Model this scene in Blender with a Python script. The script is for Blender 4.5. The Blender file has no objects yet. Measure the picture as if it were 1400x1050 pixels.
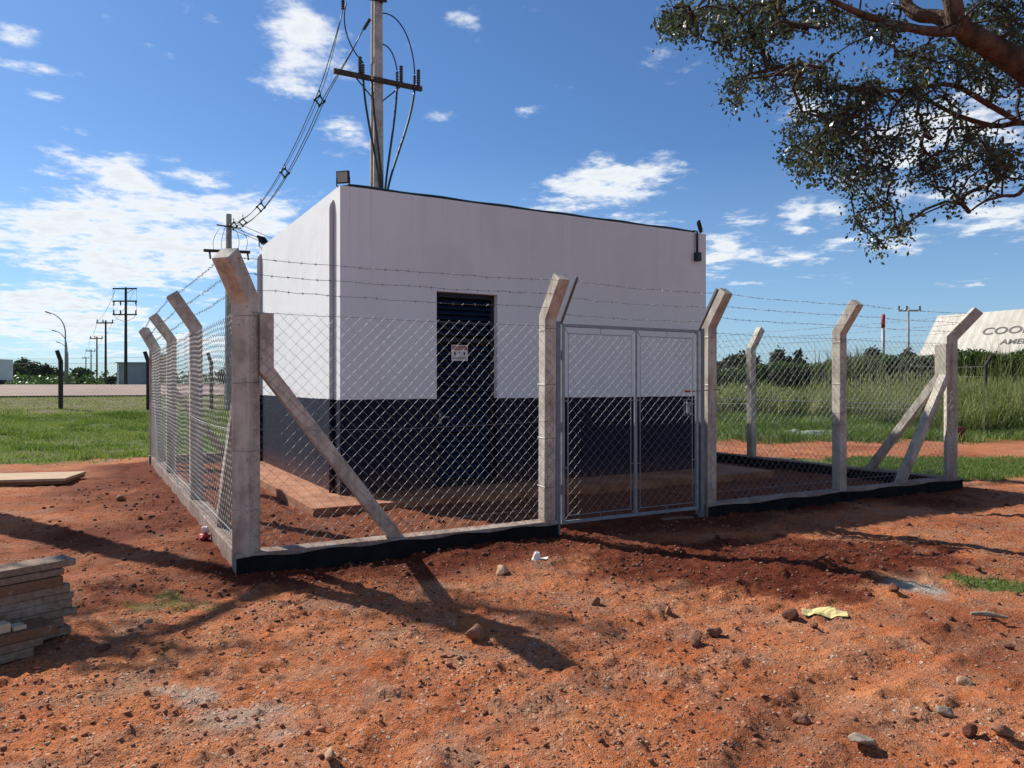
import bpy, bmesh, math, random
import numpy as np
from mathutils import Vector, Matrix
random.seed(7); RNG = np.random.default_rng(7)
R = math.radians
SC = bpy.context.scene
COL = SC.collection
F = 1022.0; CX = 700.0; CY = 525.0; CH = 1.6
def at(px, py, Y):
    return Vector(((px-CX)/F*Y, Y, CH-(py-CY)/F*Y))
# axes of the plot: D runs along the front, L runs towards the back, N is the outward front normal
D = Vector((.8696, .4937, 0)); L = Vector((-.4937, .8696, 0)); N = -L; Z = Vector((0, 0, 1))
SUN_AZ, SUN_EL = 55.5, 40.3

# ------------------------------------------------------------------ noise
def _hash(ix, iy, s):
    n = (ix.astype(np.int64)*374761393 + iy.astype(np.int64)*668265263 + s*1442695041) & 0x7fffffff
    n = ((n ^ (n >> 13))*1274126177) & 0x7fffffff
    return ((n ^ (n >> 16)) & 0xffff)/65535.0
def vnoise(x, y, s=0):
    x = np.asarray(x, float); y = np.asarray(y, float)
    ix = np.floor(x); iy = np.floor(y); fx = x-ix; fy = y-iy
    fx = fx*fx*(3-2*fx); fy = fy*fy*(3-2*fy)
    a = _hash(ix, iy, s); b = _hash(ix+1, iy, s); c = _hash(ix, iy+1, s); d = _hash(ix+1, iy+1, s)
    return (a*(1-fx)+b*fx)*(1-fy)+(c*(1-fx)+d*fx)*fy
def fbm(x, y, s=0, o=4):
    t = 0; a = .5
    for i in range(o):
        t = t+a*vnoise(x*2**i+i*17.3, y*2**i-i*9.1, s+i); a *= .5
    return t/(1-.5**o)
def sst(a, b, x):
    t = np.clip((x-a)/(b-a), 0, 1); return t*t*(3-2*t)

# ------------------------------------------------------------------ terrain
P0 = Vector((-2.23, 6.28, 0)); FL = 10.2; FT = 9.7    # fence corner, front length, side length
C0 = Vector((-2.3, 10.0, 0)); HW, HT, HH = 6.6, 5.38, 4.26   # hut corner, front, depth, height
def fence_st(x, y):
    x = x-P0.x; y = y-P0.y
    return x*D.x+y*D.y, x*L.x+y*L.y
def base_h(x, y):
    q = x*L.x+y*L.y
    hl = .45*sst(18, 35, q)+.41*sst(33, 48.4, q)+.62*sst(48.6, 80, q)
    hr = .5*sst(20, 28, y)+.6*sst(26, 36, y)+.4*sst(36, 60, y)
    w = sst(3, -6, x*1.0)
    return hl*w+hr*(1-w)
def dirt_h(x, y):
    near = np.exp(-np.maximum(np.hypot(x, y)-16, 0)/8)
    s, t = fence_st(x, y)
    h = (fbm(x*.7, y*.7, 3)-.5)*.075 + (fbm(x*3.1, y*3.1, 11, 3)-.5)*.034
    cl = fbm(x*9, y*9, 23, 3)
    h = h+np.maximum(cl-.54, 0)*.11
    rough = sst(.42, .62, fbm(x*.55+3, y*.55, 5, 2))
    pk = np.clip(np.exp(-((x-2.3)/.8)**2-((y-3.9)/.75)**2)+np.exp(-((x-1.2)/.8)**2-((y-5.2)/.5)**2)*.8+np.exp(-((x+3.5)/1.2)**2-((y-7.5)/1.2)**2), 0, 1)
    h = h+(fbm(x*26, y*26, 31, 3)-.5)*(.009+.026*rough)*(1-.7*pk)
    # shallow wheel ruts curving past the gate
    for rr in (5.1, 6.45):
        dd = np.hypot(x-5.2, y-.2)-rr; h = h-.030*np.exp(-(dd/.11)**2)*sst(.35, .6, fbm(x*.9, y*.9, 47, 2))+.014*np.exp(-((np.abs(dd)-.19)/.06)**2)
    # loose heap of dug soil along the kerbs and in front of the gate
    dk = np.minimum(np.abs(t), np.abs(s)+np.where(t < -.3, 9, 0))
    h = h+.05*np.exp(-(dk/.45)**2)*(fbm(x*2.2, y*2.2, 41, 3))
    hx, hy = 2.9, 6.4
    h = h+.075*np.exp(-((x-hx)/1.0)**2-((y-hy)/.55)**2)*(.5+fbm(x*4, y*4, 43, 3))
    return h*near
def ground_h(x, y):
    return base_h(x, y)+dirt_h(x, y)
def gh(x, y):
    return float(ground_h(np.array([x]), np.array([y]))[0])
def on_ground(px, py):
    Y = CH*F/(py-CY)
    for _ in range(6):
        x = (px-CX)/F*Y; Y = (CH-gh(x, Y))*F/(py-CY)
    return Vector(((px-CX)/F*Y, Y, gh((px-CX)/F*Y, Y)))

# ------------------------------------------------------------------ materials
def newmat(name):
    m = bpy.data.materials.new(name); m.use_nodes = True
    nt = m.node_tree
    return m, nt, nt.nodes['Principled BSDF']
def N_(nt, t, **kw):
    n = nt.nodes.new(t)
    for k, v in kw.items():
        if k.startswith('i_'):
            key = k[2:]
            n.inputs[int(key) if key.isdigit() else key.replace('_', ' ')].default_value = v
        else: setattr(n, k, v)
    return n
def ramp(nt, src, stops):
    r = nt.nodes.new('ShaderNodeValToRGB'); e = r.color_ramp.elements
    while len(e) < len(stops): e.new(.5)
    for i, (p, c) in enumerate(stops):
        e[i].position = p; e[i].color = (*c, 1) if len(c) == 3 else c
    nt.links.new(src, r.inputs[0]); return r
def mixc(nt, f, a, b, mode='MIX'):
    m = nt.nodes.new('ShaderNodeMix'); m.data_type = 'RGBA'; m.blend_type = mode
    for i, v in ((0, f), (6, a), (7, b)):
        if hasattr(v, 'is_output'): nt.links.new(v, m.inputs[i])
        else: m.inputs[i].default_value = v if i == 0 else (*v, 1) if len(v) == 3 else v
    return m.outputs[2]
def math_(nt, op, a, b=None, clamp=False):
    m = nt.nodes.new('ShaderNodeMath'); m.operation = op; m.use_clamp = clamp
    for i, v in ((0, a), (1, b)):
        if v is None: continue
        if hasattr(v, 'is_output'): nt.links.new(v, m.inputs[i])
        else: m.inputs[i].default_value = v
    return m.outputs[0]
def coords(nt, scale=(1, 1, 1), kind='Object'):
    if kind == 'World':
        o = nt.nodes.new('ShaderNodeNewGeometry').outputs['Position']
    else:
        o = nt.nodes.new('ShaderNodeTexCoord').outputs['Object']
    mp = nt.nodes.new('ShaderNodeMapping'); mp.inputs['Scale'].default_value = scale
    nt.links.new(o, mp.inputs[0]); return mp.outputs[0]
def noise(nt, vec, scale, detail=4, rough=.55):
    n = nt.nodes.new('ShaderNodeTexNoise'); n.inputs['Scale'].default_value = scale
    n.inputs['Detail'].default_value = detail; n.inputs['Roughness'].default_value = rough
    nt.links.new(vec, n.inputs['Vector']); return n.outputs[0]
def bump(nt, bs, hsrc, strength, dist=.01):
    b = nt.nodes.new('ShaderNodeBump'); b.inputs['Strength'].default_value = strength; b.inputs['Distance'].default_value = dist
    nt.links.new(hsrc, b.inputs['Height']); nt.links.new(b.outputs[0], bs.inputs['Normal'])
def pm(name, c1, c2, scale=6, rough=.8, metal=0, bmp=.3, bscale=60, stretch=(1, 1, 1), spec=.3, lo=.35, hi=.68, kind='World', dist=.01):
    m, nt, bs = newmat(name)
    v = coords(nt, stretch, kind)
    n = noise(nt, v, scale, 5, .6)
    r = ramp(nt, n, [(lo, c1), (hi, c2)])
    nt.links.new(r.outputs[0], bs.inputs['Base Color'])
    bs.inputs['Roughness'].default_value = rough; bs.inputs['Metallic'].default_value = metal
    bs.inputs['Specular IOR Level'].default_value = spec
    if bmp: bump(nt, bs, noise(nt, v, bscale, 3), bmp, dist)
    return m
M = {}
def concrete(name, a, b, c):
    m, nt, bs = newmat(name); v = coords(nt, kind='World')
    n = math_(nt, 'ADD', math_(nt, 'MULTIPLY', noise(nt, v, 4, 6, .7), .65), math_(nt, 'MULTIPLY', noise(nt, coords(nt, (9, 9, .8), 'World'), 2, 4, .6), .35))
    r = ramp(nt, n, [(.36, tuple(k*.72 for k in a)), (.45, a), (.53, b), (.64, c)])
    vo = nt.nodes.new('ShaderNodeTexVoronoi'); vo.inputs['Scale'].default_value = 26; nt.links.new(v, vo.inputs['Vector'])
    pit = ramp(nt, vo.outputs['Distance'], [(.10, (1, 1, 1)), (.22, (0, 0, 0))])
    pn = ramp(nt, noise(nt, v, 9, 2), [(.50, (0, 0, 0)), (.66, (1, 1, 1))])
    pm_ = math_(nt, 'MULTIPLY', pit.outputs[0], pn.outputs[0])
    col = mixc(nt, pm_, r.outputs[0], (a[0]*.3, a[1]*.28, a[2]*.27))
    # red dust splashed on the lowest half metre
    sp = nt.nodes.new('ShaderNodeSeparateXYZ'); g = nt.nodes.new('ShaderNodeNewGeometry'); nt.links.new(g.outputs['Position'], sp.inputs[0])
    low = nt.nodes.new('ShaderNodeMapRange'); low.inputs[1].default_value = .75; low.inputs[2].default_value = .05; nt.links.new(sp.outputs[2], low.inputs[0])
    dm = math_(nt, 'MULTIPLY', low.outputs[0], math_(nt, 'MULTIPLY', noise(nt, v, 7, 4), .9), True)
    col = mixc(nt, dm, col, (.24, .10, .055))
    nt.links.new(col, bs.inputs['Base Color']); bs.inputs['Roughness'].default_value = .9; bs.inputs['Specular IOR Level'].default_value = .2
    h = math_(nt, 'SUBTRACT', noise(nt, v, 90, 4, .7), pm_)
    bump(nt, bs, h, .45, .006)
    return m
M['post'] = concrete('post_concrete', (.37, .335, .28), (.49, .45, .38), (.58, .54, .46))
M['kerb'] = concrete('kerb_concrete', (.20, .18, .16), (.31, .29, .26), (.40, .37, .33))
M['kerb_shade'] = pm('kerb_shade_paint', (.006, .0065, .008), (.016, .016, .018), 5, .92, 0, .3, 60, spec=.08)  # near-black colour that paints shade onto the kerb faces
M['polec'] = concrete('pole_concrete', (.28, .27, .25), (.37, .355, .33), (.45, .43, .40))
M['galv'] = pm('galvanised_wire', (.22, .225, .23), (.34, .34, .34), 30, .58, .45, 0, spec=.5)
M['barb'] = pm('barbed_wire_steel', (.20, .20, .20), (.36, .35, .33), 30, .5, .7, 0)
M['gate'] = pm('grey_gate_paint', (.16, .185, .21), (.24, .265, .29), 12, .42, .25, .1, 120, spec=.5)
M['gate_d'] = pm('grey_gate_post_paint', (.12, .145, .17), (.17, .195, .22), 12, .45, .2, .1, 120, spec=.5)
M['rust'] = pm('rusty_steel', (.10, .05, .025), (.2, .1, .05), 25, .8, .3, .3)
M['darkmetal'] = pm('dark_metal', (.012, .014, .016), (.03, .032, .035), 20, .5, .2, .1)
M['black'] = pm('black_rubber', (.008, .008, .009), (.02, .02, .02), 20, .5, 0, .1)
M['glass'] = pm('lamp_glass', (.30, .28, .25), (.38, .35, .31), 3, .12, 0, 0, spec=.6)
M['ins'] = pm('dark_insulator', (.02, .018, .018), (.05, .045, .04), 10, .3, 0, 0, spec=.5)
M['spacer'] = pm('dark_green_spacer', (.01, .03, .025), (.02, .05, .04), 10, .5, 0, 0)
M['cable'] = pm('cable_sheath', (.018, .026, .026), (.03, .04, .038), 6, .45, 0, 0)
M['alu'] = pm('aluminium_cable', (.3, .3, .3), (.4, .4, .4), 6, .4, .8, 0)
M['conduit'] = pm('dark_conduit', (.012, .028, .035), (.02, .045, .052), 6, .5, 0, .1)
M['steelgrey'] = pm('lamp_post_steel', (.22, .23, .24), (.3, .31, .32), 6, .5, .3, 0)
M['woodpole'] = pm('weathered_pole_wood', (.035, .028, .024), (.075, .062, .05), 5, .9, 0, .4, 30, (1, 1, .1))
M['fpost'] = pm('dark_fence_post', (.025, .022, .02), (.06, .053, .045), 5, .9, 0, .4, 30)
def wood(name, a, b, dirx):
    m, nt, bs = newmat(name); v = coords(nt, kind='Object')
    mp = nt.nodes.new('ShaderNodeMapping'); mp.inputs['Rotation'].default_value = (0, 0, -math.atan2(dirx.y, dirx.x)); mp.inputs['Scale'].default_value = (1.2, 16, 16)
    mp.vector_type = 'TEXTURE'; mp.inputs['Scale'].default_value = (1, .07, .07)
    nt.links.new(v, mp.inputs[0])
    n = noise(nt, mp.outputs[0], 2.4, 6, .65)
    n2 = noise(nt, v, 3.3, 3)
    r = ramp(nt, n, [(.3, a), (.7, b)])
    col = mixc(nt, math_(nt, 'MULTIPLY', n2, .6), r.outputs[0], (.20, .09, .045))
    cs = ramp(nt, noise(nt, v, 5.5, 6, .7), [(.56, (0, 0, 0)), (.66, (.7, .7, .7))]).outputs[0]
    col = mixc(nt, cs, col, (.30, .275, .24))
    nt.links.new(col, bs.inputs['Base Color']); bs.inputs['Roughness'].default_value = .85; bs.inputs['Specular IOR Level'].default_value = .15
    bump(nt, bs, n, .8, .006); return m
PE = Vector((-.6, -.8, 0)); 
M['wood'] = wood('weathered_plank', (.14, .11, .085), (.34, .28, .21), PE)
M['wood2'] = wood('brown_plank', (.12, .065, .04), (.24, .15, .095), PE)
M['ply'] = wood('pale_plywood', (.42, .30, .19), (.62, .47, .32), Vector((1, .1, 0)))
M['sawn'] = pm('sunlit_sawn_wood', (.46, .36, .24), (.58, .47, .33), 30, .8, 0, .2)  # sawn wood, its tone kept pale to paint in sunlight on the blocks

# walls of the hut: white plaster above a navy band, the same paint on the downpipes
def hutmat(name, pipe=False):
    m, nt, bs = newmat(name); v = coords(nt, kind='World')
    g = nt.nodes.new('ShaderNodeNewGeometry'); sp = nt.nodes.new('ShaderNodeSeparateXYZ'); nt.links.new(g.outputs['Position'], sp.inputs[0])
    vs = coords(nt, (3.2, 3.2, .16), 'World')
    st = noise(nt, vs, 1.5, 6, .65)
    bl = noise(nt, v, .9, 4, .6)
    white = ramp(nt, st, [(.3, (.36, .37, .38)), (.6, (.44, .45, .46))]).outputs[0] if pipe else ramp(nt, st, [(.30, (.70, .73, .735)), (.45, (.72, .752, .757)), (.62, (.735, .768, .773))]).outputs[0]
    white = mixc(nt, math_(nt, 'MULTIPLY', ramp(nt, bl, [(.45, (0, 0, 0)), (.75, (1, 1, 1))]).outputs[0], .5), white, (.60, .615, .61))
    dr = ramp(nt, noise(nt, coords(nt, (5, 5, .10), 'World'), 2.2, 5, .7), [(.56, (0, 0, 0)), (.70, (1, 1, 1))]).outputs[0]
    tp = nt.nodes.new('ShaderNodeMapRange'); tp.inputs[1].default_value = 2.6; tp.inputs[2].default_value = 4.2; nt.links.new(sp.outputs[2], tp.inputs[0])
    white = mixc(nt, math_(nt, 'MULTIPLY', math_(nt, 'MULTIPLY', dr, tp.outputs[0]), .30), white, (.46, .45, .43))
    navy = ramp(nt, st, [(.3, (.0015, .005, .020)), (.55, (.0022, .0068, .025)), (.75, (.005, .011, .031))]).outputs[0]
    # rising dust on the band
    d = nt.nodes.new('ShaderNodeMapRange'); d.inputs[1].default_value = 1.0; d.inputs[2].default_value = .1; nt.links.new(sp.outputs[2], d.inputs[0])
    du = math_(nt, 'MULTIPLY', d.outputs[0], math_(nt, 'MULTIPLY', noise(nt, v, 3, 5, .65), .10), True)
    navy = mixc(nt, du, navy, (.20, .11, .075))
    sc = ramp(nt, noise(nt, coords(nt, (2, 2, 9), 'World'), 3.5, 6, .7), [(.60, (0, 0, 0)), (.68, (1, 1, 1))]).outputs[0]
    navy = mixc(nt, math_(nt, 'MULTIPLY', sc, .25), navy, (.05, .055, .07))
    sl2 = nt.nodes.new('ShaderNodeMapRange'); sl2.inputs[1].default_value = .45; sl2.inputs[2].default_value = .08; nt.links.new(sp.outputs[2], sl2.inputs[0])
    navy = mixc(nt, math_(nt, 'MULTIPLY', sl2.outputs[0], math_(nt, 'MULTIPLY', ramp(nt, noise(nt, v, 14, 6, .75), [(.42, (0, 0, 0)), (.62, (1, 1, 1))]).outputs[0], .6)), navy, (.22, .085, .045))
    e = math_(nt, 'ADD', sp.outputs[2], math_(nt, 'MULTIPLY', math_(nt, 'SUBTRACT', noise(nt, v, 6, 4), .5), .03))
    f = math_(nt, 'LESS_THAN', e, 1.388)
    nt.links.new(mixc(nt, f, white, navy), bs.inputs['Base Color'])
    sl_ = math_(nt, 'MULTIPLY', f, -.10); nt.links.new(math_(nt, 'ADD', math_(nt, 'MULTIPLY', f, -.07), .24), bs.inputs['Specular IOR Level'])
    bs.inputs['Roughness'].default_value = .58
    h = math_(nt, 'ADD', math_(nt, 'ADD', noise(nt, v, 55, 5, .7), math_(nt, 'MULTIPLY', noise(nt, v, 2.2, 3), 3.0)), math_(nt, 'MULTIPLY', st, 1.0))
    bump(nt, bs, h, .35, .012); return m
M['hut'] = hutmat('painted_plaster')
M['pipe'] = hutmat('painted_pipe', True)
M['slabroof'] = pm('roof_slab', (.2, .19, .18), (.3, .29, .28), 3)
M['navy'] = pm('navy_door_paint', (.006, .019, .048), (.010, .027, .062), 6, .42, 0, .1, 60, spec=.4)
M['navy_d'] = pm('navy_frame_paint', (.005, .010, .020), (.008, .014, .028), 6, .45, 0, 0)
M['darkvoid'] = pm('dark_interior', (.004, .004, .005), (.006, .006, .007), 3, .9, 0, 0)
M['white'] = pm('white_enamel', (.66, .64, .63), (.74, .72, .71), 8, .4, 0, 0)
M['red'] = pm('red_enamel', (.30, .03, .03), (.38, .045, .04), 8, .45, 0, 0)
M['ink'] = pm('black_ink', (.012, .012, .012), (.02, .02, .02), 8, .6, 0, 0)
def ribs():
    m, nt, bs = newmat('pale_ribbed_roof'); v = coords(nt, kind='World')
    dt = nt.nodes.new('ShaderNodeVectorMath'); dt.operation = 'DOT_PRODUCT'; g = nt.nodes.new('ShaderNodeNewGeometry'); nt.links.new(g.outputs['Position'], dt.inputs[0]); dt.inputs[1].default_value = tuple(L)
    w_ = math_(nt, 'SINE', math_(nt, 'MULTIPLY', dt.outputs['Value'], 2*math.pi/.9)); seam = ramp(nt, w_, [(.80, (0, 0, 0)), (.97, (1, 1, 1))]).outputs[0]
    st = noise(nt, coords(nt, (.8, .8, .12), 'World'), 1.2, 5, .65)
    c = ramp(nt, st, [(.3, (.36, .32, .265)), (.5, (.44, .405, .345)), (.7, (.50, .46, .40))]).outputs[0]
    nt.links.new(mixc(nt, math_(nt, 'MULTIPLY', seam, .22), c, (.24, .215, .18)), bs.inputs['Base Color']); bs.inputs['Roughness'].default_value = .55
    bump(nt, bs, w_, .2, .03); return m
M['whoof'] = ribs()
M['greytext'] = pm('grey_lettering', (.09, .085, .08), (.14, .13, .12), 2, .7, 0, 0)
M['apron'] = pm('dusty_concrete', (.20, .066, .028), (.40, .19, .10), 2.6, .9, 0, .4, 50, lo=.3, hi=.72)
def soilmat():
    m, nt, bs = newmat('red_soil'); v = coords(nt, kind='World')
    a = nt.nodes.new('ShaderNodeAttribute'); a.attribute_name = 'mask'
    sp = nt.nodes.new('ShaderNodeSeparateColor'); nt.links.new(a.outputs['Color'], sp.inputs[0])
    n1 = noise(nt, v, .8, 7, .62); n2 = noise(nt, v, 5, 6, .65); n3 = noise(nt, v, 38, 5, .7)
    base = ramp(nt, n1, [(.26, (.28, .066, .021)), (.40, (.42, .115, .037)), (.52, (.54, .170, .056)), (.62, (.54, .205, .078)), (.76, (.50, .24, .115))]).outputs[0]
    base = mixc(nt, ramp(nt, n2, [(.40, (0, 0, 0)), (.70, (1, 1, 1))]).outputs[0], base, (.34, .098, .036))
    peb = ramp(nt, n3, [(.36, (.16, .055, .028)), (.5, (.5, .5, .5)), (.66, (.60, .36, .24))])
    pf = ramp(nt, n3, [(.34, (.75, .75, .75)), (.44, (0, 0, 0)), (.6, (0, 0, 0)), (.72, (.65, .65, .65))]).outputs[0]
    base = mixc(nt, pf, base, peb.outputs[0])
    gv = ramp(nt, noise(nt, v, 2.1, 6, .7), [(.46, (0, 0, 0)), (.64, (1, 1, 1))]).outputs[0]
    gcol = ramp(nt, n3, [(.3, (.15, .10, .065)), (.55, (.32, .235, .165)), (.7, (.46, .38, .29))]).outputs[0]
    base = mixc(nt, math_(nt, 'MULTIPLY', gv, .6), base, gcol)
    # embedded pebbles and grains
    hh = math_(nt, 'MULTIPLY', n3, 1.2)
    gm = ramp(nt, noise(nt, v, 1.7, 5, .65), [(.38, (.25, .25, .25)), (.62, (1, 1, 1))]).outputs[0]
    for sc_, w_, amt in ((34, .9, .75), (85, .5, .7), (190, .25, .6)):
        vo = nt.nodes.new('ShaderNodeTexVoronoi'); vo.inputs['Scale'].default_value = sc_; nt.links.new(v, vo.inputs['Vector'])
        sc2 = nt.nodes.new('ShaderNodeSeparateColor'); nt.links.new(vo.outputs['Color'], sc2.inputs[0])
        sel = math_(nt, 'MULTIPLY', math_(nt, 'GREATER_THAN', sc2.outputs[0], .62 if sc_ < 50 else .5), gm)
        dome = ramp(nt, vo.outputs['Distance'], [(.0, (1, 1, 1)), (.30, (.8, .8, .8)), (.48, (0, 0, 0))]).outputs[0]
        pk = math_(nt, 'MULTIPLY', sel, dome)
        pc = ramp(nt, sc2.outputs[1], [(.0, (.13, .045, .025)), (.3, (.34, .13, .068)), (.6, (.52, .26, .155)), (.85, (.62, .42, .29)), (1, (.58, .50, .41))]).outputs[0]
        base = mixc(nt, math_(nt, 'MULTIPLY', math_(nt, 'GREATER_THAN', pk, .25), amt), base, pc)
        hh = math_(nt, 'ADD', hh, math_(nt, 'MULTIPLY', pk, w_))
    dark = ramp(nt, n2, [(.3, (.075, .015, .007)), (.5, (.125, .028, .012)), (.7, (.19, .052, .024))]).outputs[0]
    base = mixc(nt, sp.outputs[1], base, dark)
    base = mixc(nt, sp.outputs[2], base, ramp(nt, n3, [(.3, (.30, .27, .22)), (.6, (.46, .44, .38))]).outputs[0])
    gr = ramp(nt, n2, [(.3, (.07, .10, .022)), (.55, (.12, .15, .04)), (.75, (.20, .18, .075))]).outputs[0]
    # dry verge of the road
    dryf = ramp(nt, noise(nt, coords(nt, (.25, .25, 1), 'World'), 1.2, 4), [(.4, (0, 0, 0)), (.65, (.7, .7, .7))]).outputs[0]
    gr = mixc(nt, math_(nt, 'MULTIPLY', dryf, .5), gr, (.17, .13, .06))
    gr = mixc(nt, math_(nt, 'MULTIPLY', a.outputs['Alpha'], .85), gr, ramp(nt, n2, [(.3, (.13, .12, .05)), (.6, (.22, .19, .10)), (.75, (.27, .20, .13))]).outputs[0])
    base = mixc(nt, sp.outputs[0], base, gr)
    nt.links.new(base, bs.inputs['Base Color'])
    bs.inputs['Roughness'].default_value = .95; bs.inputs['Specular IOR Level'].default_value = .12
    bump(nt, bs, hh, 1.0, .022); return m
M['soil'] = soilmat()
M['asphalt'] = pm('dusty_asphalt', (.225, .155, .125), (.31, .215, .17), .35, .9, 0, .2, 20, (.4, 1, 1))
M['edge'] = pm('shaded_asphalt_edge', (.035, .032, .03), (.07, .06, .055), 2, .9)
def leafmat(name, a, b, c, tr=.35, rough=.45, dry=None):
    m, nt, bs = newmat(name)
    at_ = nt.nodes.new('ShaderNodeAttribute'); at_.attribute_name = 'tint'
    r = ramp(nt, at_.outputs['Fac'], [(0, a), (.5, b), (1, c)] if dry is None else [(0, a), (.5, b), (.85, c), (1, dry)])
    nt.links.new(r.outputs[0], bs.inputs['Base Color'])
    bs.inputs['Roughness'].default_value = rough; bs.inputs['Specular IOR Level'].default_value = .35
    t = nt.nodes.new('ShaderNodeBsdfTranslucent'); nt.links.new(mixc(nt, 1.0, r.outputs[0], (1.15, 1.35, .6), 'MULTIPLY'), t.inputs[0])
    mx = nt.nodes.new('ShaderNodeMixShader'); mx.inputs[0].default_value = tr
    out = nt.nodes['Material Output']
    nt.links.new(bs.outputs[0], mx.inputs[1]); nt.links.new(t.outputs[0], mx.inputs[2]); nt.links.new(mx.outputs[0], out.inputs[0])
    return m
M['leaf'] = leafmat('fig_leaf', (.024, .034, .026), (.048, .060, .041), (.115, .112, .078), .33, .36)
M['farleaf'] = leafmat('far_tree_leaf', (.016, .028, .018), (.030, .048, .024), (.05, .07, .03), .2, .6)
M['hedgeleaf'] = leafmat('hedge_leaf', (.022, .045, .012), (.045, .085, .020), (.085, .13, .035), .3, .5)
M['grass'] = leafmat('grass_blade', (.075, .115, .024), (.125, .18, .040), (.19, .23, .075), .35, .55, (.34, .29, .15))
M['tallgrass'] = leafmat('tall_grass_blade', (.050, .078, .022), (.115, .145, .046), (.215, .22, .10), .32, .55, (.42, .38, .23))
M['bark'] = pm('brown_bark', (.045, .028, .022), (.16, .095, .066), 7, .95, 0, 1.0, 30, (1, 1, .6), dist=.03)
M['twig'] = pm('dark_twig', (.035, .024, .019), (.07, .046, .034), 6, .9, 0, 0)
M['rock'] = pm('brown_stone', (.14, .062, .036), (.30, .15, .09), 14, .9, 0, .6, 70)
M['stickwood'] = pm('dry_stick_wood', (.20, .14, .10), (.36, .28, .21), 20, .9)
M['rock_r'] = pm('red_grit', (.20, .075, .04), (.40, .17, .095), 20, .95, 0, 0)
M['rock_t'] = pm('tan_stone', (.30, .17, .09), (.48, .32, .20), 14, .9, 0, .5, 70)
M['rock_g'] = pm('grey_stone', (.17, .13, .095), (.32, .26, .20), 14, .85, 0, .5, 70)
M['rock_d'] = pm('dark_clod', (.075, .028, .017), (.16, .06, .035), 16, .95, 0, .7, 60)
M['paper'] = pm('yellow_paper', (.52, .42, .17), (.62, .52, .25), 9, .8, 0, .1)
M['cup'] = pm('white_paper_cup', (.72, .68, .62), (.80, .77, .72), 9, .7, 0, .1)
M['brick'] = pm('dark_brick', (.09, .03, .02), (.16, .06, .04), 10, .9)
M['film'] = pm('pale_plastic_film', (.26, .33, .25), (.42, .46, .38), 5, .4)
M['greywall'] = pm('grey_blue_wall', (.22, .25, .28), (.29, .32, .35), 1, .8)

# ------------------------------------------------------------------ mesh helpers
class MB:
    def __init__(s): s.v = []; s.f = []
    def quad(s, a, b, c, d):
        i = len(s.v); s.v += [tuple(a), tuple(b), tuple(c), tuple(d)]; s.f.append((i, i+1, i+2, i+3))
    def box(s, c, ax, ay, az, hx, hy, hz):
        c = Vector(c); i = len(s.v)
        for sx, sy, sz in ((-1, -1, -1), (1, -1, -1), (1, 1, -1), (-1, 1, -1), (-1, -1, 1), (1, -1, 1), (1, 1, 1), (-1, 1, 1)):
            s.v.append(tuple(c+ax*(hx*sx)+ay*(hy*sy)+az*(hz*sz)))
        for f in ((3, 2, 1, 0), (4, 5, 6, 7), (0, 1, 5, 4), (1, 2, 6, 5), (2, 3, 7, 6), (3, 0, 4, 7)):
            s.f.append(tuple(i+k for k in f))
        return s
    def bar(s, a, b, w, h, side=None):          # square bar from a to b
        a = Vector(a); b = Vector(b); z = (b-a); ln = z.length; z.normalize()
        x = Vector(side) if side is not None else (Vector((1, 0, 0)) if abs(z.x) < .8 else Vector((0, 1, 0)))
        x = (x-z*x.dot(z)).normalized(); y = z.cross(x)
        return s.box((a+b)/2, x, y, z, w/2, h/2, ln/2)
    def tube(s, pts, r, n=6, cap=True):
        pts = [Vector(p) for p in pts]; k = len(pts)
        rs = r if hasattr(r, '__len__') else [r]*k
        i0 = len(s.v); up = None
        for j, p in enumerate(pts):
            t = (pts[min(j+1, k-1)]-pts[max(j-1, 0)])
            if t.length < 1e-9: t = Vector((0, 0, 1))
            t.normalize()
            if up is None:
                up = Vector((0, 0, 1)) if abs(t.z) < .9 else Vector((1, 0, 0))
            x = up-t*up.dot(t)
            if x.length < 1e-6: x = t.orthogonal()
            x.normalize(); up = x; y = t.cross(x)
            for q in range(n):
                a = 2*math.pi*q/n; s.v.append(tuple(p+(x*math.cos(a)+y*math.sin(a))*rs[j]))
        for j in range(k-1):
            for q in range(n):
                a = i0+j*n+q; b = i0+j*n+(q+1) % n
                s.f.append((a, b, b+n, a+n))
        if cap and n > 2:
            s.f.append(tuple(i0+q for q in reversed(range(n)))); s.f.append(tuple(i0+(k-1)*n+q for q in range(n)))
        return s
    def lathe(s, c, prof, n=12, axis=None):
        c = Vector(c); z = Vector(axis).normalized() if axis is not None else Vector((0, 0, 1)); x = z.orthogonal().normalized(); y = z.cross(x)
        i0 = len(s.v)
        for r, h in prof:
            for q in range(n):
                a = 2*math.pi*q/n; s.v.append(tuple(c+z*h+(x*math.cos(a)+y*math.sin(a))*r))
        for j in range(len(prof)-1):
            for q in range(n):
                a = i0+j*n+q; b = i0+j*n+(q+1) % n; s.f.append((a, b, b+n, a+n))
        s.f.append(tuple(i0+q for q in reversed(range(n)))); s.f.append(tuple(i0+(len(prof)-1)*n+q for q in range(n)))
        return s
    def build(s, name, mat, parent=None, smooth=False, bevel=0):
        me = bpy.data.meshes.new(name)
        off = worldloc(parent)
        me.from_pydata([(v[0]-off.x, v[1]-off.y, v[2]-off.z) for v in s.v], [], s.f)
        if bevel:
            bm = bmesh.new(); bm.from_mesh(me)
            bmesh.ops.remove_doubles(bm, verts=bm.verts, dist=1e-5)
            bmesh.ops.bevel(bm, geom=list(bm.edges), offset=bevel, segments=1, affect='EDGES', clamp_overlap=True)
            bm.to_mesh(me); bm.free()
        return link(name, me, mat, parent, smooth)
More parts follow.
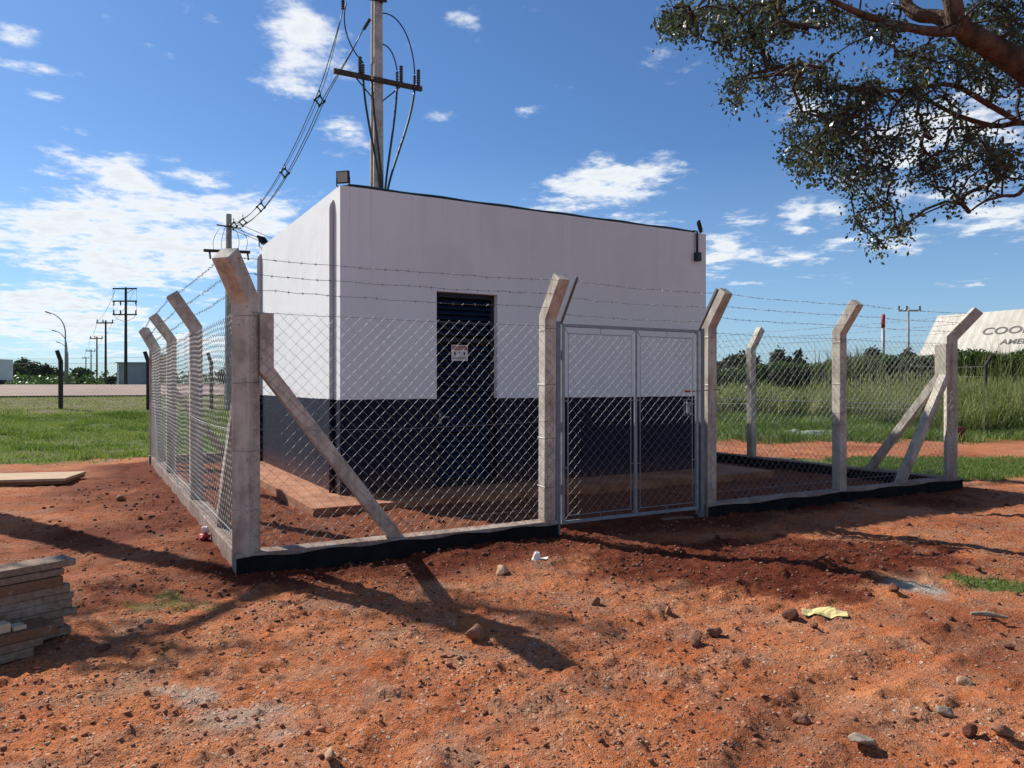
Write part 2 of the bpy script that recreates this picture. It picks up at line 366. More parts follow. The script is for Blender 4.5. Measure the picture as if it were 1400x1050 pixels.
def worldloc(p):
    o = Vector((0, 0, 0))
    while p is not None: o = o+p.location; p = p.parent
    return o
def link(name, me, mat, parent=None, smooth=False):
    if smooth: me.polygons.foreach_set('use_smooth', [True]*len(me.polygons))
    me.materials.append(M[mat] if isinstance(mat, str) else mat); me.update()
    o = bpy.data.objects.new(name, me); COL.objects.link(o)
    if parent is not None: o.parent = parent
    return o
def npmesh(name, verts, faces, mat, parent=None, smooth=False, tint=None):
    """verts (n,3), faces (m,k) arrays; tint one value per vertex"""
    off = worldloc(parent); verts = np.asarray(verts, np.float32)-np.array(off, np.float32)
    faces = np.asarray(faces, np.int32); m, k = faces.shape
    me = bpy.data.meshes.new(name)
    me.vertices.add(len(verts)); me.vertices.foreach_set('co', verts.ravel())
    me.loops.add(m*k); me.loops.foreach_set('vertex_index', faces.ravel())
    me.polygons.add(m); me.polygons.foreach_set('loop_start', np.arange(0, m*k, k, dtype=np.int32))
    me.polygons.foreach_set('loop_total', np.full(m, k, np.int32))
    if tint is not None:
        a = me.attributes.new('tint', 'FLOAT', 'POINT'); a.data.foreach_set('value', np.asarray(tint, np.float32))
    me.update(calc_edges=True)
    return link(name, me, mat, parent, smooth)
def tag(o, label, cat, group=None, kind=None):
    if label: o['label'] = label
    if cat: o['category'] = cat
    if group: o['group'] = group
    if kind: o['kind'] = kind
    return o
def thing(name, label, cat, loc, group=None):
    o = bpy.data.objects.new(name, None); COL.objects.link(o); o.location = loc; o.empty_display_size = .2
    return tag(o, label, cat, group)
def structure(o): o['kind'] = 'structure'; return o

# ------------------------------------------------------------------ ground
def axis(segs):
    out = [segs[0][0]]
    for a, b, s0, s1 in segs:
        x = a; k = 0
        L_ = b-a; n = max(1, int(round(L_/((s0+s1)/2))))
        w = np.linspace(s0, s1, n); w = np.cumsum(w); w = w/w[-1]*L_
        out += list(a+w)
    return np.array(out)
xs = axis([(-420, -60, 40, 12), (-60, -18, 6, .6), (-18, -8, .5, .07), (-8, -3.2, .06, .024), (-3.2, 3.2, .020, .020), (3.2, 9, .024, .06), (9, 18, .07, .5), (18, 60, .6, 6), (60, 420, 12, 40)])
ys = axis([(-60, 1.2, 8, .2), (1.2, 2.4, .1, .016), (2.4, 5.5, .016, .020), (5.5, 9, .022, .045), (9, 17, .05, .12), (17, 60, .15, 1.5), (60, 900, 3, 60)])
GX, GY = np.meshgrid(xs, ys); gx = GX.ravel(); gy = GY.ravel()
gz = ground_h(gx, gy)
def masks(x, y):
    q = x*L.x+y*L.y; s, t = fence_st(x, y)
    nz = fbm(x*.9, y*.9, 61, 4)-.5; nf = fbm(x*5, y*5, 63, 3)-.5
    gl = sst(17.3, 18.3, q+nz*2.2+nf*1.2)*sst(-3.0, -5.0, x-.2*y*0)
    gl = np.maximum(gl, sst(18.5, 19.5, q+nz*2)*sst(9.9, 10.6, t))
    gr = sst(20.2, 21.2, y+nz*2.5+nf*1.5)*sst(0, 3, x)
    strip = sst(12.2, 12.6, y+nz*.8+nf*.6)*sst(16.4, 15.6, y+nz*1.2+nf)*sst(10.55, 10.75, s+nf*.4)*sst(-3, -1, t)
    far = sst(24, 30, y)
    tuft = .75*sst(.5, .25, np.hypot((x+2.5)/.7, (y-5.35)/.5)+nf*1.2)
    tuft2 = sst(.6, .3, np.hypot((x-3.9)/.8, (y-5.9)/.3)+nf*1.0)
    g = np.clip(np.maximum.reduce([gl, gr, strip, far, tuft*.8, tuft2]), 0, 1)
    dk = np.where(t < 0, -t, np.where((t < .6), 0, 9))+np.where((s < -.3) | (s > FL+.5), 5, 0)
    dl = np.where(s < 0, -s, 9)+np.where((t < -.6) | (t > FT+.5), 5, 0)
    d = np.maximum(sst(1.15, .2, dk+nz*1.6+nf*.5), sst(2.6, .2, dl+nz*3.0+nf*.8)*.95)
    d = np.maximum(d, .38*sst(.57, .70, fbm(x*.6+2, y*.6, 67, 4)))
    inside = (s > 0) & (s < FL) & (t > 0) & (t < FT)
    d = np.maximum(d, inside*.7)
    heap = sst(1.1, .7, np.hypot((x-2.5)/1.9, (y-6.75)/1.1)+nz*.9+nf*.5)
    d = np.maximum(d, heap)
    c = sst(.85, .25, np.hypot((x-3.15)/.42, (y-5.75)/.42)+nz*.9+nf*.9)
    c = np.maximum(c, .55*sst(.8, .3, np.hypot((x+1.75)/.5, (y-3.9)/.25)+nf*1.5))
    c = np.maximum(c, .5*sst(.9, .3, np.hypot((x+1.25)/.3, (y-3.55)/.35)+nf*1.5))
    return np.clip(g, 0, 1), np.clip(d, 0, 1)*(1-.0*g), np.clip(c, 0, 1)*.9
mg, md, mc = masks(gx, gy); qg = gx*L.x+gy*L.y; mv = sst(33, 35, qg+3*(fbm(gx*.35, gy*.5, 71, 4)-.5))*(gx < -2)*(qg < 49)
nx, ny = len(xs), len(ys)
ii = np.arange(nx*ny).reshape(ny, nx)
gf = np.stack([ii[:-1, :-1], ii[:-1, 1:], ii[1:, 1:], ii[1:, :-1]], -1).reshape(-1, 4)
ground = npmesh('ground', np.stack([gx, gy, gz], -1), gf, 'soil', smooth=True)
ca = ground.data.color_attributes.new('mask', 'FLOAT_COLOR', 'POINT')
ca.data.foreach_set('color', np.stack([mg, md, mc, mv], -1).astype(np.float32).ravel())
structure(ground)
# road beyond the verge, its edge face coloured dark to paint the drop shadow
q0 = 48.7
mb = MB(); me_ = MB()
for i in range(60):
    a, b = -75+i*3.0, -75+(i+1)*3.0
    for j in range(4):
        qa, qb = q0+j*7.2, q0+(j+1)*7.2
        ha, hb = .955+.6*j/4, .955+.6*(j+1)/4
        mb.quad(D*a+L*qa+Z*ha, D*b+L*qa+Z*ha, D*b+L*qb+Z*hb, D*a+L*qb+Z*hb)
    me_.quad(D*a+L*(q0-.12)+Z*.70, D*b+L*(q0-.12)+Z*.70, D*b+L*q0+Z*.955, D*a+L*q0+Z*.955)
structure(mb.build('road', 'asphalt')); structure(me_.build('road_edge', 'edge'))

# ------------------------------------------------------------------ grass (stuff)
def blades(name, x, y, hgt, wid, mat, lean=.35, tint=None, coh=0):
    n = len(x); z = ground_h(x, y)-.01
    ang = RNG.uniform(0, 2*np.pi, n); la = RNG.uniform(0, 2*np.pi, n) if not coh else 9*fbm(x*coh, y*coh, 57, 2)+RNG.normal(0, .9, n); ll = RNG.uniform(.1, 1, n)*lean*hgt
    dx, dy = np.cos(ang)*wid/2, np.sin(ang)*wid/2
    lx, ly = np.cos(la)*ll, np.sin(la)*ll
    b0 = np.stack([x-dx, y-dy, z], -1); b1 = np.stack([x+dx, y+dy, z], -1)
    m0 = np.stack([x-dx*.75+lx*.3, y-dy*.75+ly*.3, z+hgt*.55], -1); m1 = np.stack([x+dx*.75+lx*.3, y+dy*.75+ly*.3, z+hgt*.55], -1)
    tp = np.stack([x+lx, y+ly, z+hgt*(1-.25*ll/np.maximum(hgt, 1e-6))], -1)
    tp2 = tp+np.stack([dx*.15, dy*.15, np.zeros(n)], -1)
    V = np.stack([b0, b1, m1, m0, tp2, tp], 1).reshape(-1, 3)
    i = np.arange(n)[:, None]*6
    Fq = np.concatenate([i+np.array([[0, 1, 2, 3]]), i+np.array([[3, 2, 4, 5]])], 0)
    if tint is None: tint = np.clip(RNG.normal(.45, .2, n), 0, .84)
    return npmesh(name, V, Fq, mat, tint=np.repeat(tint, 6))
def scatter(n, x0, x1, y0, y1, dens):
    x = RNG.uniform(x0, x1, n); y = RNG.uniform(y0, y1, n)
    k = RNG.uniform(0, 1, n) < dens(x, y); return x[k], y[k]
# lawn on the left, from the red soil up to the road verge
def dl_(x, y):
    g, _, _ = masks(x, y); q = x*L.x+y*L.y
    return g*(x < -.66*y*0+0)*np.clip(1.3-.5*sst(26, 40, q), 0, 1)*(x > -.80*y)*(q < 48.3)*(x < -.30*y)
x, y = scatter(430000, -34, -3, 13, 45, dl_)
q = x*L.x+y*L.y
pat = fbm(x*.35, y*.5, 71, 4); pt2 = fbm(x*1.6, y*1.6, 73, 3); wd_ = sst(.60, .70, fbm(x*.8, y*.9, 75, 3))
k = RNG.uniform(0, 1, len(x)) < (1-.8*sst(33, 35, q+3*(pat-.5)))*(.45+.9*sst(.35, .55, pt2))
x, y, q, pat, pt2, wd_ = x[k], y[k], q[k], pat[k], pt2[k], wd_[k]
hg = RNG.uniform(.04, .10, len(x))*(.3+1.2*pt2+.9*wd_)
dry = sst(33, 36, q+4*(pat-.5))
tn = np.clip(RNG.normal(.50, .16, len(x))+1.1*(pat-.5)+.5*(pt2-.5)-.35*wd_, 0, .84)
tn = np.where(RNG.uniform(0, 1, len(x)) < .10+.25*sst(.5, .7, pat)+.6*dry, RNG.uniform(.8, 1, len(x)), tn)
tag(blades('lawn_grass', x, y, hg, RNG.uniform(.012, .03, len(x)), 'grass', .8, tn), 'low green lawn grass between the red soil and the road', 'grass', kind='stuff')
# grass strip at the right of the fence and tufts on the soil
def ds_(x, y):
    g, _, _ = masks(x, y); return g
x1_, y1_ = scatter(60000, 6.5, 13, 11.5, 17, ds_)
x2_, y2_ = scatter(6000, 3, 5, 5.3, 6.5, lambda a, b: ds_(a, b)*.5)
x3_, y3_ = scatter(5000, -3.4, -1.8, 4.7, 6.0, lambda a, b: ds_(a, b)*.30)
x = np.concatenate([x1_, x2_, x3_]); y = np.concatenate([y1_, y2_, y3_])
tn = np.clip(RNG.normal(.45, .2, len(x)), 0, .84); tn[-len(x3_):] = RNG.uniform(.6, 1, len(x3_))
hg = RNG.uniform(.04, .10, len(x)); hg[-len(x3_):] *= .45; hg[len(x1_):len(x1_)+len(x2_)] *= .6
tag(blades('short_grass', x, y, hg, RNG.uniform(.006, .014, len(x)), 'grass', .8, tn), 'short green grass patch on the red soil right of the fence', 'grass', kind='stuff')
# meadow on the right, low green in front rising to tall pale grass
x, y = scatter(150000, 3, 34, 19.5, 29, lambda a, b: ds_(a, b)*(a < b*.74)*(a > .2*b))
pat = fbm(x*.6, y*.6, 77, 3)
cl = fbm(x*1.4, y*1.4, 79, 3); hg = RNG.uniform(.10, .30, len(x))*(.2+.7*pat+.9*cl)
tag(blades('meadow_grass', x, y, hg, RNG.uniform(.012, .026, len(x)), 'grass', .9, np.clip(RNG.normal(.45, .18, len(x))+.8*(pat-.5)+.9*(cl-.5), 0, .9), .7), 'green meadow grass behind the red path', 'grass', kind='stuff')
def dt_(a, b):
    edge = 26.3+2.5*(fbm(a*.3, a*0+.5, 81, 2)-.5)-4.2*sst(11.0, 14, a)
    return (b > edge)*(a < b*.76)*(a > .2*b)*(.35+fbm(a*.5, b*.5, 83, 2))
x, y = scatter(150000, 4, 34, 20, 36, dt_)
pat = fbm(x*.45, y*.45, 85, 3); cl = fbm(x*1.5, y*1.5, 87, 3)
k = RNG.uniform(0, 1, len(x)) < .25+.9*sst(.38, .58, cl); x, y, pat, cl = x[k], y[k], pat[k], cl[k]
hg = RNG.uniform(.45, 1.1, len(x))*(.35+.8*pat+.65*cl)*(.82+.38*sst(13, 17, x))*np.where(y > 30, .62, 1)
tn = np.clip(RNG.normal(.40, .2, len(x))+1.2*(cl-.5)+.5*(pat-.45)+.10*sst(24, 27, y), 0, 1)
tag(blades('tall_grass', x, y, hg, RNG.uniform(.012, .026, len(x)), 'tallgrass', 1.0, tn, .8), 'tall pale green grass in front of the dark hedge', 'grass', kind='stuff')
# broad leaved weeds among the grass
wx, wy = scatter(900, 4, 30, 21.5, 33, lambda a, b: dt_(a, b)*sst(.48, .62, fbm(a*.4+7, b*.5, 93, 3)))
WP = []; WT = []
for a, b in zip(wx, wy):
    n_ = 70; r_ = RNG.uniform(.2, .5); hh_ = RNG.uniform(.35, .95); p_ = RNG.normal(size=(n_, 3))*np.array([r_*.55, r_*.55, hh_*.25])+np.array([a, b, gh(a, b)+hh_*.55]); WP.append(p_); WT.append(np.clip(RNG.uniform(.05, .6)+RNG.normal(0, .12, n_), 0, 1))
weed_data = (np.concatenate(WP), np.concatenate(WT))
# pale seed heads standing above it
x, y = scatter(9000, 5, 34, 23.5, 33, lambda a, b: dt_(a, b)*sst(.4, .6, fbm(a*.5, b*.5, 85, 3)))
zt = ground_h(x, y); hz_ = RNG.uniform(.6, 1.05, len(x))*(.9+.4*sst(13, 17, x))
V = []; 
b0 = np.stack([x, y, zt], -1); tp = np.stack([x+RNG.normal(0, .22, len(x)), y+RNG.normal(0, .15, len(x)), zt+hz_], -1); wv = np.stack([np.full(len(x), .006), np.zeros(len(x)), np.zeros(len(x))], -1)
hd0 = b0+(tp-b0)*.80; wh_ = wv*3.2; md_ = b0+(tp-b0)*.9
V = np.stack([b0-wv, b0+wv, hd0+wv, hd0-wv, md_-wh_, md_+wh_, tp], 1).reshape(-1, 3); ii_ = np.arange(len(x))[:, None]*7
Fq = np.concatenate([ii_+np.array([[0, 1, 2, 3]]), ii_+np.array([[3, 2, 5, 4]]), ii_+np.array([[4, 5, 6, 6]])[:, :4]*np.array([[1, 1, 1, 1]])], 0)
Fq = np.concatenate([ii_+np.array([[0, 1, 2]]), ii_+np.array([[0, 2, 3]]), ii_+np.array([[3, 2, 5]]), ii_+np.array([[3, 5, 4]]), ii_+np.array([[4, 5, 6]])], 0)
tag(npmesh('seed_heads', V, Fq, 'tallgrass', tint=np.repeat(RNG.uniform(.75, 1, len(x)), 7)), 'pale seed heads of the tall grass in the meadow', 'grass', kind='stuff')

# ------------------------------------------------------------------ foliage helpers
def leaves_mesh(name, P, size, mat, parent, up_bias=.4, tint=None, ratio=.5):
    n = len(P)
    d = RNG.normal(size=(n, 3)); d[:, 2] -= up_bias; d /= np.linalg.norm(d, axis=1, keepdims=True)
    w = np.cross(d, RNG.normal(size=(n, 3))); w /= np.linalg.norm(w, axis=1, keepdims=True)
    nn = np.cross(d, w)
    s = (size*RNG.uniform(.6, 1.2, n))[:, None]
    V = np.stack([P, P+d*s*.5+w*s*ratio*.5+nn*s*.08, P+d*s, P+d*s*.5-w*s*ratio*.5+nn*s*.08], 1).reshape(-1, 3)
    Fq = np.arange(n*4).reshape(n, 4)
    if tint is None: tint = np.clip(RNG.normal(.42, .22, n), 0, 1)
    return npmesh(name, V, Fq, mat, parent, tint=np.repeat(tint, 4))
tag(leaves_mesh('weeds', weed_data[0], .13, 'hedgeleaf', None, .1, weed_data[1], .5), 'dark broad leaved weeds among the tall grass', 'weeds', kind='stuff')
def grow(limbs, targets, sag=.12, step=.35):
    """limbs: list of (points, radii). Connects every target to the nearest branch; returns polylines with radii."""
    nodes = []; par = []; 
    for pts, rad in limbs:
        for p in pts: nodes.append(np.array(p, float)); par.append(-1)
    T = np.array(targets, float); A = np.array(nodes)
    d0 = np.min(np.linalg.norm(T[:, None]-A[None], axis=2), 1)
    order = np.argsort(d0)
    buf = np.zeros((len(nodes)+len(T)*14, 3)); buf[:len(nodes)] = A; cnt = len(nodes)
    par = list(par); polys = []; load = {}
    for k in order:
        t = T[k]; dd = np.linalg.norm(buf[:cnt]-t, axis=1); j = int(np.argmin(dd)); n = max(2, min(12, int(dd[j]/step)+1))
        a = buf[j]; line = [j]; off = RNG.normal(size=3)*.10*dd[j]
        for q in range(1, n+1):
            f = q/n; p = a+(t-a)*f+off*math.sin(math.pi*f); p[2] += sag*dd[j]*math.sin(math.pi*f)
            buf[cnt] = p; par.append(line[-1]); line.append(cnt); cnt += 1
        polys.append(line)
    load = np.zeros(cnt)
    for line in polys: load[line[-1]] += 1
    for i in range(cnt-1, -1, -1):
        if par[i] >= 0: load[par[i]] += load[i]
    return buf[:cnt], polys, load

# ------------------------------------------------------------------ the hut
hut = thing('utility_building', 'flat roofed white hut with a navy lower band inside the fence', 'building', C0)
a0, a1 = 1.405, 2.395; DB, DT_, RV = .12, 2.93, .14
def hp(s, t, z): return C0+D*s+L*t+Z*z
mb = MB()
def fq(s0, s1, z0, z1): mb.quad(hp(s0, 0, z0), hp(s1, 0, z0), hp(s1, 0, z1), hp(s0, 0, z1))
fq(0, a0, -.1, HH); fq(a1, HW, -.1, HH); fq(a0, a1, DT_, HH); fq(a0, a1, -.1, DB)
mb.quad(hp(a0, 0, DB), hp(a0, 0, DT_), hp(a0, RV, DT_), hp(a0, RV, DB)); mb.quad(hp(a1, 0, DB), hp(a1, RV, DB), hp(a1, RV, DT_), hp(a1, 0, DT_))
mb.quad(hp(a0, 0, DT_), hp(a1, 0, DT_), hp(a1, RV, DT_), hp(a0, RV, DT_)); mb.quad(hp(a0, 0, DB), hp(a0, RV, DB), hp(a1, RV, DB), hp(a1, 0, DB))
mb.quad(hp(0, HT, -.1), hp(0, 0, -.1), hp(0, 0, HH), hp(0, HT, HH)); mb.quad(hp(HW, 0, -.1), hp(HW, HT, -.1), hp(HW, HT, HH), hp(HW, 0, HH))
mb.quad(hp(HW, HT, -.1), hp(0, HT, -.1), hp(0, HT, HH), hp(HW, HT, HH))
w = .14
for (p, q2, r_, s_) in (((0, 0), (HW, 0), (HW-w, w), (w, w)), ((HW, 0), (HW, HT), (HW-w, HT-w), (HW-w, w)), ((HW, HT), (0, HT), (w, HT-w), (HW-w, HT-w)), ((0, HT), (0, 0), (w, w), (w, HT-w))):
    mb.quad(hp(*p, HH), hp(*q2, HH), hp(*r_, HH), hp(*s_, HH)); mb.quad(hp(*s_, HH), hp(*r_, HH), hp(*r_, HH-.3), hp(*s_, HH-.3))
mb.build('wall', 'hut', hut)
mb = MB(); mb.quad(hp(w, w, HH-.3), hp(HW-w, w, HH-.3), hp(HW-w, HT-w, HH-.3), hp(w, HT-w, HH-.3)); mb.build('roof', 'slabroof', hut)
# louvred door
door = bpy.data.objects.new('door', None); COL.objects.link(door); door.parent = hut; door.location = hp((a0+a1)/2, RV, DB)-C0
fr = MB()
for s_ in (a0+.03, a1-.03): fr.box(hp(s_, RV-.012, (DB+DT_)/2), D, L, Z, .03, .022, (DT_-DB)/2-.002)
for z_ in (DB+.04, DT_-.035, 2.24): fr.box(hp((a0+a1)/2, RV-.012, z_), D, L, Z, (a1-a0)/2-.062, .022, .034)
fr.build('door_frame', 'navy_d', door, bevel=.004)
sl = MB(); z_ = DB+.13
while z_ < DT_-.08:
    if abs(z_-2.24) > .05:
        ay = (L*math.cos(R(40))+Z*math.sin(R(40))); az = ay.cross(D)
        sl.box(hp((a0+a1)/2, RV-.004, z_), D, ay, az, (a1-a0)/2-.064, .042, .006)
    z_ += .075
sl.build('louver', 'navy', door)
bk = MB(); bk.quad(hp(a0, RV+.06, DB), hp(a1, RV+.06, DB), hp(a1, RV+.06, DT_), hp(a0, RV+.06, DT_)); bk.build('back_panel', 'darkvoid', door)
hd = MB(); hd.tube([hp(a0+.10, RV-.03, 1.12), hp(a0+.10, RV-.09, 1.12), hp(a0+.22, RV-.09, 1.12)], .011, 8); hd.box(hp(a0+.10, RV-.036, 1.10), D, L, Z, .02, .004, .08); hd.build('handle', 'steelgrey', door, smooth=False)
# downpipes on the side wall
for t_ in (.30, 5.22):
    dp = MB(); r = .036 if t_ < 1 else .046
    pts = [hp(-r*.75, t_, z_) for z_ in (.1, 1, 2, 3, 3.9, 4.0)]+[hp(-r*.6, t_, 4.05), hp(-.01, t_, 4.09), hp(.06, t_, 4.11)]
    dp.tube(pts, r, 14)
    dp.build('downpipe', 'pipe', hut, smooth=True)
# cable conduit along the parapet and its drop with a junction box
cd = MB(); pts = []
for i in range(41):
    s_ = .12+6.2*i/40; pts.append(hp(s_, .05, HH+.028+.012*math.sin(i*.9)*(1 if i % 7 else 2)*.5))
pts += [hp(6.36, .02, HH+.03), hp(6.36, -.03, HH+.01), hp(6.36, -.035, HH-.1), hp(6.36, -.035, HH-.36)]
cd.tube(pts, .021, 7)
cd.build('conduit', 'conduit', hut, smooth=True)
jb = MB(); jb.box(hp(6.36, -.047, HH-.43), D, L, Z, .052, .045, .075); jb.build('junction_box', 'conduit', hut, bevel=.006)
# apron
ap = MB(); ap.box(hp(HW/2+.05, -.45, .03), D, L, Z, HW/2+.65, .45, .08); ap.box(hp(-.30, HT/2, .03), D, L, Z, .30, HT/2, .08); ap.box(hp(HW+.35, HT/2, .03), D, L, Z, .35, HT/2, .08); ap.box(hp(HW/2+.05, HT+.35, .03), D, L, Z, HW/2+.65, .35, .08)
structure(ap.build('pavement', 'apron'))
# warning sign
ws = thing('warning_sign', 'small white warning sign with a red header on the louvred door', 'sign', hp(1.785, .05, 2.13))
SZ = 2.055; s0, s1 = 1.665, 1.925; tt = .055
mb = MB(); mb.box(hp((s0+s1)/2, tt+.003, SZ), D, L, Z, (s1-s0)/2, .003, .115); mb.build('sign_panel', 'white', ws)
mb = MB(); mb.box(hp((s0+s1)/2, tt-.0015, SZ+.072), D, L, Z, (s1-s0)/2-.012, .0012, .03); mb.build('sign_header', 'red', ws)
for k, ds in enumerate((.055, .13, .205)):
    mb = MB(); c = hp(s0+ds, tt-.0015, SZ-.005)
    mb.box(c-Z*.008, D, L, Z, .008 if k == 1 else .012, .001, .020); mb.box(c+Z*.0185, D, L, Z, .006, .001, .006); mb.build('sign_pictogram', 'ink', ws)
mb = MB()
for row in range(2):
    for k in range(6): mb.box(hp(s0+.03+k*.04, tt-.0015, SZ-.062-row*.024), D, L, Z, .013+.004*((k*7+row) % 3), .001, .005)
mb.build('sign_small_print', 'ink', ws)
def text_mesh(name, body, size, origin, xdir, ydir, mat, parent, extrude=.001, xscale=1.0, bold=0):
    cu = bpy.data.curves.new(name, 'FONT'); cu.body = body; cu.size = size; cu.extrude = extrude; cu.offset = bold
    to = bpy.data.objects.new(name+'_tmp', cu); COL.objects.link(to)
    dg = bpy.context.evaluated_depsgraph_get(); dg.update()
    me = bpy.data.meshes.new_from_object(to.evaluated_get(dg)); bpy.data.objects.remove(to)
    nrm = xdir.cross(ydir); off = worldloc(parent)
    for v in me.vertices:
        p = origin+xdir*(v.co.x*xscale)+ydir*v.co.y+nrm*v.co.z-off; v.co = p
    return link(name, me, mat, parent)
text_mesh('sign_lettering', 'PERIGO', .05, hp(s0+.035, tt-.003, SZ+.055), D, Z, 'white', ws, .0005)
# floodlights
def flood(label, p, face, tilt, sz=.16):
    g = thing('floodlight', label, 'floodlight', p, 'floodlights on the hut roof')
    f = Vector((face[0], face[1], 0)).normalized(); sd = Z.cross(f); n = (f*math.cos(tilt)-Z*math.sin(tilt)).normalized(); u = n.cross(sd)
    c = Vector(p)+Z*(sz*.6+.03)
    mb = MB(); mb.box(c, sd, u, n, sz*.55, sz*.5, .022); 
    for k in range(5): mb.box(c-n*.032+sd*(sz*.2*(k-2)), sd, u, n, .004, sz*.4, .012)
    mb.build('housing', 'darkmetal', g, bevel=.004)
    mb = MB(); mb.box(c+n*.0235, sd, u, n, sz*.45, sz*.40, .002); mb.build('lens', 'glass', g)
    mb = MB()
    for s_ in (-1, 1): mb.bar(c+sd*(s_*sz*.58), Vector(p)+sd*(s_*sz*.58)+Z*.02, .006, .022, sd)
    mb.box(Vector(p)+Z*.012, sd, f, Z, sz*.585, .015, .004); mb.build('bracket', 'darkmetal', g)
flood('black floodlight with a square lens on the near roof corner of the hut', hp(.06, .06, HH), (-.25, -1), R(8), .165)
flood('small black floodlight on the far left end of the hut roof edge', hp(.05, HT-.06, HH), (-.95, .3), R(35), .2)
flood('small black floodlight seen edge on at the right end of the hut roof', hp(HW-.06, .08, HH), (.95, -.25), R(-15), .19)

# ------------------------------------------------------------------ perimeter fence
fence = thing('perimeter_fence', 'chain link fence on bent concrete posts around the white hut', 'fence', P0)
KH = .19
def fp(s, t, z): return P0+D*s+L*t+Z*z
def post_mesh(b, out, w, h1, h2, reach, z0=.165):
    """bent square post: upright to h1, then leaning by reach up to h2"""
    mb = MB(); o = Vector(out).normalized(); sd = Z.cross(o); lean_ = (random.uniform(-.003, .003), random.uniform(-.004, .004))
    ang = math.atan2(reach, h2-h1); hw = w/2
    rings = []
    rings.append([(-hw, -hw, z0), (hw, -hw, z0), (hw, hw, z0), (-hw, hw, z0)])
    k = math.tan(ang/2)*hw
    rings.append([(-hw, -hw, h1+k), (hw, -hw, h1-k), (hw, hw, h1-k), (-hw, hw, h1+k)])
    ca, sa = math.cos(ang), math.sin(ang)
    def tip(u, v): return (reach+u*ca, v, h2-u*sa)
    rings.append([tip(-hw, -hw), tip(hw, -hw), tip(hw, hw), tip(-hw, hw)])
    i = 0
    for r_ in rings:
        for (u, v, z_) in r_: mb.v.append(tuple(Vector((b.x, b.y, b.z))+o*(u+lean_[0]*z_)+sd*(v+lean_[1]*z_)+Z*z_+Vector((random.uniform(-1, 1), random.uniform(-1, 1), random.uniform(-1, 1)))*.003))
    for j in range(2):
        for q in range(4):
            a = j*4+q; b2 = j*4+(q+1) % 4; mb.f.append((a, b2, b2+4, a+4))
    mb.f.append((3, 2, 1, 0)); mb.f.append((8, 9, 10, 11))
    return mb
def ties(b, out, w, parent, hs):
    o = Vector(out).normalized(); sd = Z.cross(o); h = w/2+.003
    for z_ in hs:
        mb = MB()
        j = random.uniform(-.01, .01)
        pts = [Vector(b)+o*(u*h)+sd*(v*h)+Z*(z_+j*k) for k, (u, v) in enumerate(((-1, -1), (1, -1), (1, 1), (-1, 1), (-1, -1)))]
        mb.tube(pts, .0022, 4); mb.build('tie_wire', 'barb', parent)
H1, H2, RC = 2.30, 2.68, .27
def post(s, t, out, w=.13, diag=False, reach=RC, h2=H2, h1=H1):
    b = fp(s, t, 0)
    p = post_mesh(b, out, w, h1+random.uniform(-.02, .02), h2+random.uniform(-.02, .02), reach).build('post', 'post', fence, bevel=.007)
    ties(b, out, w, p, (.55, 1.05, 1.6, 2.16)); return p
DIAGL = (N-D).normalized(); DIAGR = (N+D).normalized()
post(0, 0, DIAGL, .165, reach=.27, h2=2.67, h1=2.31)
for s_ in (2.98, 5.24, 7.62): post(s_, .0, N, .135)
post(FL, 0, DIAGR, .15, reach=.36, h2=2.70)
SIDE = (3.35, 6.55)
for t_ in SIDE: post(0, t_, -D, .14)
post(0, FT, (L-D).normalized(), .15)
for t_ in (3.9, 6.9): post(FL, t_, D, .13)
post(FL, FT, (L+D).normalized(), .15)
for s_ in (2.6, 5.1, 7.7): post(s_, FT, L, .13)
# raking braces: a bent post whose short end is strapped to the corner post
def brace(corner, along, foot, inn, wd=.115, ztop=2.20, zb=1.72):
    mb = MB(); a = Vector(along); sd = Z.cross(a); hw = wd/2
    x0 = .155; A = corner+inn+a*x0
    p0_ = A+Z*ztop; p1_ = A+Z*zb; p2_ = corner+inn+a*foot+Z*.05
    d1 = Vector((0, 0, -1)); d2 = (p2_-p1_).normalized(); 
    n1 = a; n2 = (a-d2*a.dot(d2)).normalized(); nm = (n1+n2).normalized(); k = 1/max(.3, nm.dot(n1))
    for p, nn, kk in ((p0_, n1, 1), (p1_, nm, k), (p2_, n2, 1)):
        for u, v in ((-1, -1), (1, -1), (1, 1), (-1, 1)): mb.v.append(tuple(p+nn*(u*hw*kk)+sd*(v*hw)))
    for j in range(2):
        for q in range(4):
            e = j*4+q; g2 = j*4+(q+1) % 4; mb.f.append((e, e+4, g2+4, g2))
    mb.f.append((0, 1, 2, 3)); mb.f.append((11, 10, 9, 8))
    return mb.build('brace', 'post', fence, bevel=.006)
brace(fp(0, 0, 0), D, 1.42, L*.0)
brace(fp(0, 0, 0), L, 1.45, D*.0)
brace(fp(FL, 0, 0), -D, 1.35, L*.0)
brace(fp(FL, 0, 0), L, 1.45, -D*.0)
brace(fp(0, FT, 0), -L, 1.4, D*0); brace(fp(0, FT, 0), D, 1.4, D*0)
